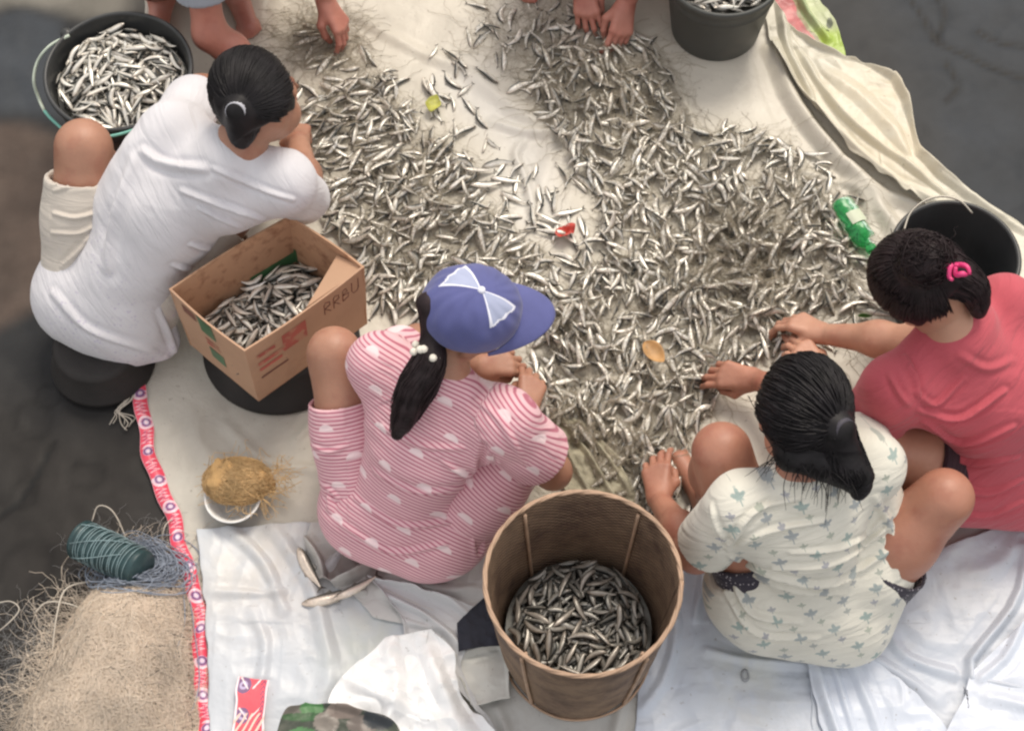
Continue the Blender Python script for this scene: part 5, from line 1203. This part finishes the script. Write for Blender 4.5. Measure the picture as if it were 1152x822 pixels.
def container(c, rad, z, n, zone, rect=None, dome=.0, cap=.016):
    c = np.array(c)
    P = Pile(c[:2]-.26, c[:2]+.26, .0035, lambda Q: z+dome*np.clip(1-((Q-c[:2])**2).sum(1)/rad**2, 0, 1)+.004*vnoise(Q, 20, 3), zone); cnt = g = 0
    while cnt < n and g < n*60:
        g += 1; x, y = random.uniform(-.25, .25), random.uniform(-.25, .25); a = random.uniform(0, 2*math.pi); sc = random.uniform(.60, .84); ok = True
        for e in (-.5, 0, .5):
            q = c[:2]+[x+e*.092*sc*math.cos(a), y+e*.092*sc*math.sin(a)]
            ok &= (inpoly(q[:1], q[1:2], rect)[0] if rect is not None else np.hypot(*(q-c[:2])) < rad-.008)
        if not ok or P.h(c[:2]+[x, y])-P.H0[tuple(((c[:2]+[x, y]-P.lo)/P.cell).astype(int))] > cap: continue
        P.put(c[0]+x, c[1]+y, a, sc, random.randrange(NVAR), .5); cnt += 1
    PILES.append((P, zone)); return P
container(cA+[0, 0, 0], .168, .200, 430, 'bucketA', dome=.035); container(cB, .14, .205, 230, 'bucketB', dome=.02)
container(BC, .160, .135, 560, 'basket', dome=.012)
rc = [bot[i][:2]+(cen[:2]-bot[i][:2])*.04 for i in range(4)]; container(np.r_[cen[:2], 0], 1, .182, 260, 'box', rect=rc)
# the mass the top layers lie on
def filler(name, c, r, z, rect=None, label=''):
    n_, k_ = 40, 18; aa = np.arange(n_)*2*np.pi/n_; rr = np.linspace(0, 1, k_)
    if rect is None: X = np.stack([c[0]+r*rr[None]*np.cos(aa)[:, None], c[1]+r*rr[None]*np.sin(aa)[:, None]], -1)
    else:
        Rc = resamp(np.vstack([rect, rect[:1]]), n_+1)[:-1]; X = np.array(c[:2])+(Rc[:, None]-np.array(c[:2]))*rr[None, :, None]
    Z = z+.004*vnoise(X, 40, 3); 
    return np.concatenate([X, Z[..., None]], -1).reshape(-1, 3), gridfaces(n_, k_, True)
FILL = [filler('f', cA, .165, .212), filler('f', cB, .138, .205), filler('f', BC, .160, .143), filler('f', np.r_[cen[:2]], 0, .184, rect=np.array(rc))]
# which fish show: line of sight from the camera past everything built so far
bpy.context.view_layer.update(); dg = bpy.context.evaluated_depsgraph_get()
cand = []
CV3 = Vector(CAM)
for pi, (P, zone) in enumerate(PILES):
    cnts = np.bincount(P.ID[P.ID >= 0].ravel(), minlength=len(P.L))
    for i, f in enumerate(P.L):
        pt = np.array(f[:3]); px, py = topx(pt)
        vis = -8 < px < 1160 and -8 < py < 830 and cnts[i] > 8
        if vis:
            v = Vector(pt+[0, 0, .008])-CV3; dist = v.length; hit = SC.ray_cast(dg, CV3, v.normalized(), distance=dist-.02); vis = not hit[0]
        cand.append((cnts[i]/((pt-CAM)@FW)**2 if vis else -1, pi, i))
cand.sort(reverse=True); IND = {(p_, i_) for s_, p_, i_ in cand[:300] if s_ > 0}
VME = []; VMD = []
for i, (V, F, Cc) in enumerate(VAR):
    o = mesh('fish', V, F, M['fish'], col=Cc, loc=(0, 0, 0)); VME.append(o.data); bpy.data.objects.remove(o)
    o = mesh('fish', V, F, M['fish'], col=Cc*[.42, .40, .39], loc=(0, 0, 0)); VMD.append(o.data); bpy.data.objects.remove(o)   # same fish with darkened colours, for the basket
def rotm(a, pit, roll, sc):
    return Matrix.Rotation(a, 3, 'Z') @ Matrix.Rotation(-pit, 3, 'Y') @ Matrix.Rotation(roll, 3, 'X')
ZT_ = {'bucketA': ('small bright fish in the black bucket beside the bare knee', 'fish in the black bucket with the cord handle'), 'bucketB': ('small silver fish in the dark grey bucket at the far edge', 'fish in the dark grey bucket'),
       'basket': ('glossy dark silver fish lying in the woven basket', 'fish in the woven basket'), 'box': ('small silver fish lying in the cardboard box', 'fish in the cardboard box')}
def matzone(px, py):
    if px < 400 and py < 95: return 'by the hand reaching in at the far left'
    if px < 565 and py < 110: return 'scattered between the two far workers'
    if py < 100: return 'near the two hands at the far middle'
    if px < 545 and py < 260: return 'in the left heap beside the white blouse'
    if px < 660 and py < 340 and px > 545: return 'on the thinly covered strip between the two heaps'
    if px < 545: return 'in the left heap between the box and the blue cap'
    if px > 890 and py < 330: return 'at the right fringe of the heap near the green bottle'
    if px > 890: return 'on bare tarpaulin near the hands of the woman in coral'
    if py < 240: return 'in the upper part of the big right heap'
    if py < 400 and px > 760: return 'in the big right heap beside the brown tangled net'
    if py < 400: return 'in the big right heap between the blue cap and its middle'
    if px < 700: return 'in the heap just right of the pink sleeve and hands'
    return 'in the heap beside the knee of the woman in the floral top'
stuff = {}
for pi, (P, zone) in enumerate(PILES):
    for i, f in enumerate(P.L):
        x, y, z, a, pit, roll, sc, var = f
        if (pi, i) in IND:
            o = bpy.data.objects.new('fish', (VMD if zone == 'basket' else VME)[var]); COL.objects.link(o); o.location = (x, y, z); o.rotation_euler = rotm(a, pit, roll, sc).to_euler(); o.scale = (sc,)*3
            if zone: tag(o, ZT_[zone][0], 'fish', ZT_[zone][1])
            else:
                w = matzone(*topx(np.array([x, y, z]))); tag(o, 'small silver fish '+w, 'fish', 'fish '+w)
        else: stuff.setdefault(pi, []).append(f)
parts = []; cols = []
for pi, fs in stuff.items():
    for f in fs:
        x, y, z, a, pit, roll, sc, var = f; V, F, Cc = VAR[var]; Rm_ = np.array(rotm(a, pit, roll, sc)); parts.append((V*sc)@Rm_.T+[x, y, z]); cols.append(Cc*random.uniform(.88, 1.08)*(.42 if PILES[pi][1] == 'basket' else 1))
nvv = [len(p_) for p_ in parts]; offs = np.r_[0, np.cumsum(nvv)[:-1]]; fl_ = VAR[0][1]; by = {}
for f in fl_: by.setdefault(len(f), []).append(f)
Fs = [(np.array(v)[None]+offs[:, None, None]).reshape(-1, k) for k, v in by.items()]
V = np.vstack(parts); Cc = np.vstack(cols); o_ = len(V); add = []
for Vf, Ff in FILL: add.append(Ff+o_); o_ += len(Vf)
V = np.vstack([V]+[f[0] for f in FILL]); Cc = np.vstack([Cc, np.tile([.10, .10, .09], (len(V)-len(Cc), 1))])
tag(mesh('fish_heap', V, Fs+add, M['fish'], col=np.clip(Cc, .01, .95), loc=(0, 0, 0)), 'mass of small silver fish heaped on the tarpaulin and filling the vessels', 'fish', kind='stuff')

# ---------------------------------------------------------------- fine net threads matted over the catch
def threads(regions, per, mats, name, label, L=(.05, .16), r=.0005, lift=(.001, .012), wander=1.4, seed=4, pile=MAT):
    rg = np.random.default_rng(seed); S = []; mi = []
    for poly, n_ in regions:
        xs = [p_[0] for p_ in poly]; ys = [p_[1] for p_ in poly]; c = 0; g = 0
        while c < n_ and g < n_*30:
            g += 1; px, py = rg.uniform(min(xs), max(xs)), rg.uniform(min(ys), max(ys))
            if not inpoly(np.array([px]), np.array([py]), poly)[0]: continue
            p0 = at(px, py, .01)[:2]; a = rg.uniform(0, 6.28); l = rg.uniform(*L); m_ = 14; an = a+np.cumsum(rg.normal(0, wander/m_**.5, m_)); st = l/m_
            Q = p0+np.cumsum(np.stack([np.cos(an), np.sin(an)], 1)*st, 0); z = pile.h(Q) if pile is not None else Htarp(Q)
            z = np.convolve(np.r_[z[0], z, z[-1]], [.25, .5, .25], 'valid'); z = np.maximum(z, pile.h(Q) if pile is not None else z)+rg.uniform(*lift)*np.sin(np.linspace(.2, 3, m_))
            S.append(np.column_stack([Q, z])); c += 1
    V, F = tubes(np.array(S), r*rg.uniform(.7, 1.4, (len(S), 1)))
    return V, F, len(S)
M['mono'] = simple('brown_monofilament', (.36, .31, .23), .5, var=.3, vs=5)
V, F, k_ = threads([(DENSE[0], 1100), (DENSE[1], 2500), ([(600, 20), (740, 40), (780, 150), (600, 130)], 450), ([(325, 10), (395, 20), (400, 80), (330, 85)], 420), ([(780, 230), (880, 240), (870, 340), (790, 350)], 500),
                    ([(600, 470), (700, 480), (720, 580), (640, 560), (610, 520)], 600), ([(890, 180), (980, 230), (1010, 370), (890, 400)], 250), ([(520, 0), (640, 0), (600, 80), (530, 60)], 160)], 0, None, 'n', '', r=.00038)
tag(mesh('fishing_net', V, F, M['mono'], loc=(0, 0, 0)), 'thin brown net threads matted over the fish on the tarpaulin', 'fishing net', kind='stuff')
#@@PART4
# three larger fish on the dirty sheet behind the capped woman
for k, (px, py, a, sc) in enumerate(((372, 668, .35, 1.5), (402, 662, .55, 1.3), (347, 638, -1.05, 1.3))):
    V, F, Cc = VAR[(1, 14, 9)[k]]; V = V*sc; Cc = np.clip(Cc*[.82, .74, .70]+.02, 0, 1)
    q = at(px, py, .05); hit = SC.ray_cast(dg, Vector(q)+Vector((0, 0, .3)), Vector((0, 0, -1))); z = hit[1].z if hit[0] and hit[1].z < .075 else .045
    o = mesh('fish', V, F, M['fish'], col=Cc, loc=(0, 0, 0)); o.location = (q[0], q[1], z+.008); o.rotation_euler = (0, 0, a)
    tag(o, ('larger pinkish fish lying lowest on the dirty crumpled sheet', 'larger pale fish nearest the hem of the pink top on the dirty sheet', 'larger dark fish left of the crumpled pocket in the dirty sheet')[k], 'fish')
# =================================================================== NET HEAP AND SMALL THINGS
mc = at(135, 790, 0)[:2]
BANDL = px2([(150, 420), (163, 478), (178, 540), (200, 600), (219, 665), (228, 740), (231, 830), (233, 900)])
def mound(P):
    d = P-mc; d = np.stack([d[:, 0]-.38*d[:, 1], d[:, 1]], 1); a_ = np.arctan2(d[:, 1], d[:, 0]); r_ = np.hypot(d[:, 0]/.215, d[:, 1]/.32)*(1+.10*np.sin(2*a_+1)+.07*np.sin(5*a_))
    bx = np.interp(P[:, 1], BANDL[::-1, 1], BANDL[::-1, 0])-.025
    return .145*np.clip(1-r_**2.2, 0, 1)**.75*np.clip((bx-P[:, 0])/.10, 0, 1)**.6
def moundh(P): k = mound(P); return k+np.minimum(k*4, 1)*(.012*fbm(P, 12, 3, 5)+.006*vnoise(P, 40, 6))
NP = Pile((mc[0]-.45, mc[1]-.5), (mc[0]+.45, mc[1]+.5), .005, lambda P: moundh(P)+.003, 'net')
na, nr_ = 120, 50; aa = np.arange(na)*2*np.pi/na; rr = np.linspace(0, 1, nr_)
X = np.stack([mc[0]+.27*rr[None]*np.cos(aa)[:, None]+.38*.40*rr[None]*np.sin(aa)[:, None], mc[1]+.40*rr[None]*np.sin(aa)[:, None]], -1).reshape(-1, 2); hz = moundh(X)
Vm = np.column_stack([X, np.where(hz > .002, hz, -.02)])
M['netbase'] = simple('beige_net_mass', (.68, .57, .45), .9, var=.2, vs=8, b=(150, .9, .007), var2=((.50, .41, .29), 70, .42, .62))
nroot = empty('net_heap', (mc[0], mc[1], 0), 'big heap of beige fishing net with blue grey line coils at the lower left', 'fishing net')
mesh('net_mass', Vm, gridfaces(na, nr_, True), M['netbase'], nroot)
M['beige_thread'] = simple('beige_thread', (.80, .69, .57), .6, var=.25, vs=6); M['dark_thread'] = simple('dark_thread', (.06, .05, .045), .6); M['blue_thread'] = simple('blue_grey_line', (.27, .31, .38), .5, var=.3, vs=10); M['pale_cord'] = simple('pale_cord', (.52, .47, .40), .6, var=.2, vs=20)
heap = [(40, 900), (42, 800), (85, 722), (128, 668), (184, 642), (212, 680), (226, 740), (228, 900)]
V, F, _ = threads([(heap, 7500)], 0, None, '', '', L=(.06, .24), r=.00042, lift=(.001, .016), wander=1.5, seed=6, pile=NP)
tag(mesh('threads', V, F, M['beige_thread'], nroot), kind='stuff')
V, F, _ = threads([(heap, 130)], 0, None, '', '', L=(.06, .26), r=.0007, lift=(.004, .012), wander=1.5, seed=8, pile=NP); tag(mesh('dark_threads', V, F, M['dark_thread'], nroot), kind='stuff')
V, F, _ = threads([([(-20, 700), (50, 690), (60, 760), (20, 900), (-40, 900)], 500), ([(90, 640), (130, 600), (200, 610), (215, 680), (180, 680)], 300)], 0, None, '', '', L=(.04, .14), r=.00032, lift=(.001, .012), wander=1.8, seed=9, pile=NP)
M['grey_thread'] = simple('grey_thread', (.22, .22, .22), .6, var=.3, vs=6)
tag(mesh('grey_threads', V, F, M['grey_thread'], nroot), kind='stuff')
rg = np.random.default_rng(3); S = []
for i in range(150):                                              # coils of line at the top of the heap
    cx, cy = 160+rg.normal()*12, 645+rg.normal()*7; rx, ry = rg.uniform(16, 46), rg.uniform(12, 30); t = np.linspace(rg.random()*6, rg.random()*6+rg.uniform(2.5, 6), 26)
    X_ = at(cx+rx*np.cos(t)+6*np.sin(2*t), cy+ry*np.sin(t)-.10*rx*np.cos(t), 0)[:, :2]; S.append(np.column_stack([X_, NP.h(X_)+.006+.030*rg.random()*np.ones(26)+.004*np.sin(3*t)]))
V, F = tubes(np.array(S), .0011*rg.uniform(.7, 1.3, (150, 1)), 4); mesh('line_coils', V, F, M['blue_thread'], nroot)
for L, zz, rad_, mt in (([(142, 620), (135, 590), (122, 566), (106, 560), (98, 575)], .10, .0016, 'pale_cord'), ([(145, 640), (140, 610), (133, 595)], .10, .0022, 'pale_cord'), ([(55, 730), (62, 690), (72, 660), (95, 650), (112, 646)], .06, .0022, 'pale_cord'),
                     ([(36, 684), (50, 674), (72, 676), (90, 684), (94, 702), (70, 730)], .05, .0018, 'pale_cord'), ([(25, 785), (60, 740), (90, 705), (112, 690)], .15, .0013, 'dark_thread'), ([(112, 690), (150, 715), (185, 745), (192, 775), (178, 800)], .17, .0012, 'dark_thread'),
                     ([(120, 752), (140, 775), (165, 790), (150, 805)], .18, .0012, 'dark_thread'), ([(-10, 712), (10, 700), (22, 686), (12, 676), (-8, 676)], .03, .0014, 'pale_cord'), ([(180, 602), (186, 588), (196, 578)], .05, .0016, 'pale_cord'),
                     ([(208, 650), (216, 700), (222, 760), (210, 800)], .08, .0012, 'blue_thread'), ([(200, 640), (205, 690), (196, 740)], .10, .0012, 'blue_thread')):
    Lp = resamp(np.array(L, float), 30, True); Q = at(Lp[:, 0], Lp[:, 1], 0)[:, :2]; h_ = NP.h(Q)
    pts = np.array([at(a_, b_, max(zz*.6, 0)+.006) for a_, b_ in Lp]); Q = pts[:, :2]; inside = (np.abs(Q-mc) < [.44, .49]).all(1); hh_ = np.where(inside, NP.h(Q), 0); pts[:, 2] = np.maximum(hh_+.006, 0.008+.02*np.sin(np.linspace(0, 3.1, 30)))
    mesh('cord', *tube(pts, rad_, 6), M[mt], nroot)
# spool of line
sa, sb = at(90, 606, .06), at(160, 640, .10); M['teal'] = simple('teal_plastic', (.022, .055, .060), .4, var=.3, vs=14); M['teal_line'] = simple('pale_teal_line', (.24, .34, .36), .45, var=.4, vs=30)
ax_ = unit(sb-sa); Ls = np.linalg.norm(sb-sa); x_ = unit(np.cross(ax_, [0, 0, 1])); y_ = np.cross(x_, ax_); Rl = np.stack([x_, y_, ax_])
pr = [(0, .004), (.036, .002), (.043, 0), (.047, .004), (.047, .014)]+[(.044+.0012*math.sin(i*2.1), .014+i*(Ls-.02)/24) for i in range(25)]+[(.042, Ls), (0, Ls)]
sr = empty('line_spool', np.r_[((sa+sb)/2)[:2], .008], 'teal spool wound with pale line lying on dark ground beside the net heap', 'spool')
V, F = lathe(pr, (0, 0, 0), 40, .01); V[:, :3] = V; mesh('spool_core', V@Rl+sa, F, M['teal'], sr)
t = np.linspace(0, 17*2*np.pi, 1100); zz = .018+(Ls-.03)*t/t[-1]; zz = zz+.0025*np.sin(t*1.37)
mesh('winding', *tube(np.stack([.0462*np.cos(t), .0462*np.sin(t), zz], 1)@Rl+sa, .0010, 5), M['teal_line'], sr)
S = [np.stack([.0475*np.cos(np.linspace(a0, a0+1.5, 20)), .0475*np.sin(np.linspace(a0, a0+1.5, 20)), np.linspace(.01, Ls*.8, 20)], 1)@Rl+sa for a0 in (0, .9, 2.0, 3.5)]
mesh('cross_winding', *tubes(np.array(S), .0012, 4), M['teal_line'], sr)
# bowl with a ball of golden thread
bc = at(264, 566, .03); bc[2] = .011; M['enamel_blue'] = simple('dark_blue_enamel', (.055, .075, .12), .3, var=.2); M['enamel_white'] = simple('white_enamel', (.82, .82, .80), .25)
bw = empty('bowl', bc, 'small dark blue bowl with a white rim under a ball of golden thread', 'bowl')
V, F = lathe([(0, 0), (.034, 0), (.037, .003), (.052, .030), (.059, .046)], bc, 48); mesh('outside', V, F, M['enamel_blue'], bw)
V, F = lathe([(.059, .046), (.064, .052), (.066, .056), (.063, .0575), (.055, .046), (.034, .008), (0, .006)], bc, 48); mesh('rim', V, F, M['enamel_white'], bw)
gcn = at(267, 541, .078); M['gold_core'] = simple('golden_fibre_mass', (.45, .28, .12), .9, var=.25, vs=40, b=(260, .8, .003)); M['gold'] = simple('golden_thread', (.60, .40, .19), .5, var=.3, vs=20)
gb = empty('thread_ball', gcn-[0, 0, .032], 'flattened ball of tangled golden thread heaped on the small bowl', 'thread ball')
V, F = build([ell(gcn, (.064, .044, .030)), ell(gcn+[.05, -.004, -.004], (.038, .034, .022)), ell(gcn+[-.035, .008, .004], (.045, .04, .026))], .004, .02, disp=lambda g: (.011*vnoise(g, 38, 3)).astype(np.float32)); mesh('fibre_mass', V, F, M['gold_core'], gb)
rg = np.random.default_rng(8); S = []
for i in range(700):
    t = np.linspace(0, 1, 16)[:, None]; d0 = unit(rg.normal(size=3)+[0, 0, .4]); d1 = unit(rg.normal(size=3)+[0, 0, .4]); d2 = rg.normal(size=3)*.4
    D_ = unit(d0*(1-t)+d1*t+d2*np.sin(t*math.pi*rg.integers(1, 4))); S.append(gcn+D_*[.074, .054, .034]*(1+.10*rg.random()+.05*np.sin(t*8+i)))
for i in range(90):
    d0 = unit(rg.normal(size=3)*[1, 1, .3]+[.3, 0, 0]); t = np.linspace(0, 1, 16)[:, None]; S.append(gcn+[.02, 0, 0]+d0*[.07, .05, .02]+t*.05*unit(d0+rg.normal(size=3)*.5)+.012*np.sin(t*rg.uniform(3, 9))*rg.normal(size=3))
V, F = tubes(np.array(S), .0006*rg.uniform(.7, 1.4, (790, 1))); tag(mesh('loose_threads', V, F, M['gold'], gb), kind='stuff')
# green bottle
m, nt_, p = newmat('green_bottle_plastic'); p.inputs['Base Color'].default_value = (.06, .50, .16, 1); p.inputs['Roughness'].default_value = .18; p.inputs['Transmission Weight'].default_value = .7; p.inputs['IOR'].default_value = 1.35; nb = NB(nt_); nb.bump(nb.noise(nb.obj(), 60, 3), .6, .004, p); M['green'] = m
ba, bb = at(944, 226, .045), at(972, 268, .040); bax = unit(bb-ba); xx = unit(np.cross(bax, [0, 0, 1])); yy = np.cross(xx, bax); Rb = np.stack([xx, yy, bax])
bl_ = np.linalg.norm(bb-ba)+.02; br2 = empty('plastic_bottle', np.r_[((ba+bb)/2)[:2], .012], 'crushed green plastic bottle lying at the right fringe of the fish', 'bottle')
prf = [(0, 0), (.022, .001), (.030, .006), (.032, .018)]+[(.032-.0022*(i % 2), .018+(bl_-.045)*i/10) for i in range(1, 10)]+[(.028, bl_-.022), (.015, bl_-.006), (.012, bl_), (.012, bl_+.012)]
V, F = lathe(prf, (0, 0, 0), 40); V = V*(1+.16*vnoise(V, 38, 4))[:, None]*[1, .82, 1]; mesh('bottle_body', V@Rb+ba, F, M['green'], br2)
V, F = lathe([(0, bl_+.022), (.013, bl_+.022), (.014, bl_+.020), (.014, bl_+.008), (.012, bl_+.006)], (0, 0, 0), 24); mesh('cap', V@Rb+ba, F, M['green'], br2)
u_ = np.linspace(-1.0, .5, 12); v_ = np.linspace(.05, .085, 6); Vl = np.array([[.0335*math.sin(a_), .0285*math.cos(a_), b_] for a_ in u_ for b_ in v_]); mesh('label', Vl@Rb+ba, gridfaces(12, 6), simple('pale_label', (.55, .60, .45), .5), br2)
# leaves and scraps
def leaf(name, label, c, ang, L, W_, mat, cat, lift=.004, curl=.010, seed=0, wav=.003):
    n_, k_ = 22, 11; t = np.linspace(0, 1, n_); w = np.sin(np.pi*t**.85)**.75; s_ = np.linspace(-1, 1, k_); X_ = (t[:, None]-.5)*L+0*s_[None]; Y_ = w[:, None]*s_[None]*W_/2
    Z_ = curl*(s_[None]**2*w[:, None])+curl*.8*(2*t[:, None]-1)**2+wav*vnoise(np.stack([X_, Y_, X_*0+seed], -1), 60, seed); ca, sa_ = math.cos(ang), math.sin(ang)
    base = float(MAT.h(c[:2])); V = np.stack([c[0]+X_*ca-Y_*sa_, c[1]+X_*sa_+Y_*ca, base+lift+Z_], -1).reshape(-1, 3)
    o = mesh(name, V, gridfaces(n_, k_), mat, smooth=True); md = o.modifiers.new('t', 'SOLIDIFY'); md.thickness = .0008; return tag(o, label, cat)
M['leaf_o'] = simple('dry_orange_leaf', (.46, .26, .10), .55, var=.3, vs=30); M['leaf_y'] = simple('yellow_green_leaf', (.42, .42, .08), .5, var=.35, vs=35); M['red_wrap'] = simple('red_wrapper', (.55, .06, .04), .35, var=.4, vs=30, var2=((.65, .55, .5), 40, .62, .66))
leaf('dry_leaf', 'dry orange brown leaf lying on the fish right of the blue cap', at(735, 402, .03), -.9, .072, .046, M['leaf_o'], 'leaf', lift=.010)
leaf('leaf', 'yellow green leaf in the gap above the left heap of fish', at(488, 120, .02), 1.3, .055, .040, M['leaf_y'], 'leaf', lift=.008, wav=.008)
leaf('wrapper', 'crumpled red wrapper on the bare strip between the two heaps', at(636, 263, .02), .6, .060, .040, M['red_wrap'], 'wrapper', lift=.008, wav=.014, seed=3)
leaf('leaf', 'small green leaf on bare tarpaulin above the forearm of the woman in coral', at(972, 358, .01), .0, .035, .008, simple('green_leaf', (.10, .20, .05), .5), 'leaf')
ring = at(838, 760, .02); V, F = lathe([(.006, .001), (.009, .003), (.012, .001), (.009, 0), (.006, .001)], (0, 0, 0), 20); hz_ = float(Htarp(ring[None])[0])+.014; mesh_o = mesh('bottle_ring', V*[.8, 1.3, 1]+[ring[0], ring[1], hz_], F, simple('grey_plastic', (.3, .31, .33), .4)); tag(mesh_o, 'tiny grey plastic ring on the bluish sheet below the floral top', 'ring')
# frayed rope end tied to the tarpaulin corner
rp = []
for k in range(7):
    e = (128+k*4, 466+random.uniform(0, 12)); rp.append(resamp(np.array([at(153, 436, .02), at(144+random.uniform(-4, 4), 450, .018), at(132+random.uniform(-3, 3), 462, .012), at(*e, .010), at(e[0]+random.uniform(-6, 8), e[1]+8, .006)]), 16, True))
V, F = tubes(np.array(rp), .0013, 4); tag(mesh('rope_end', V, F, M['pale_cord']), 'frayed pale rope tied to the upper end of the red border', 'rope')
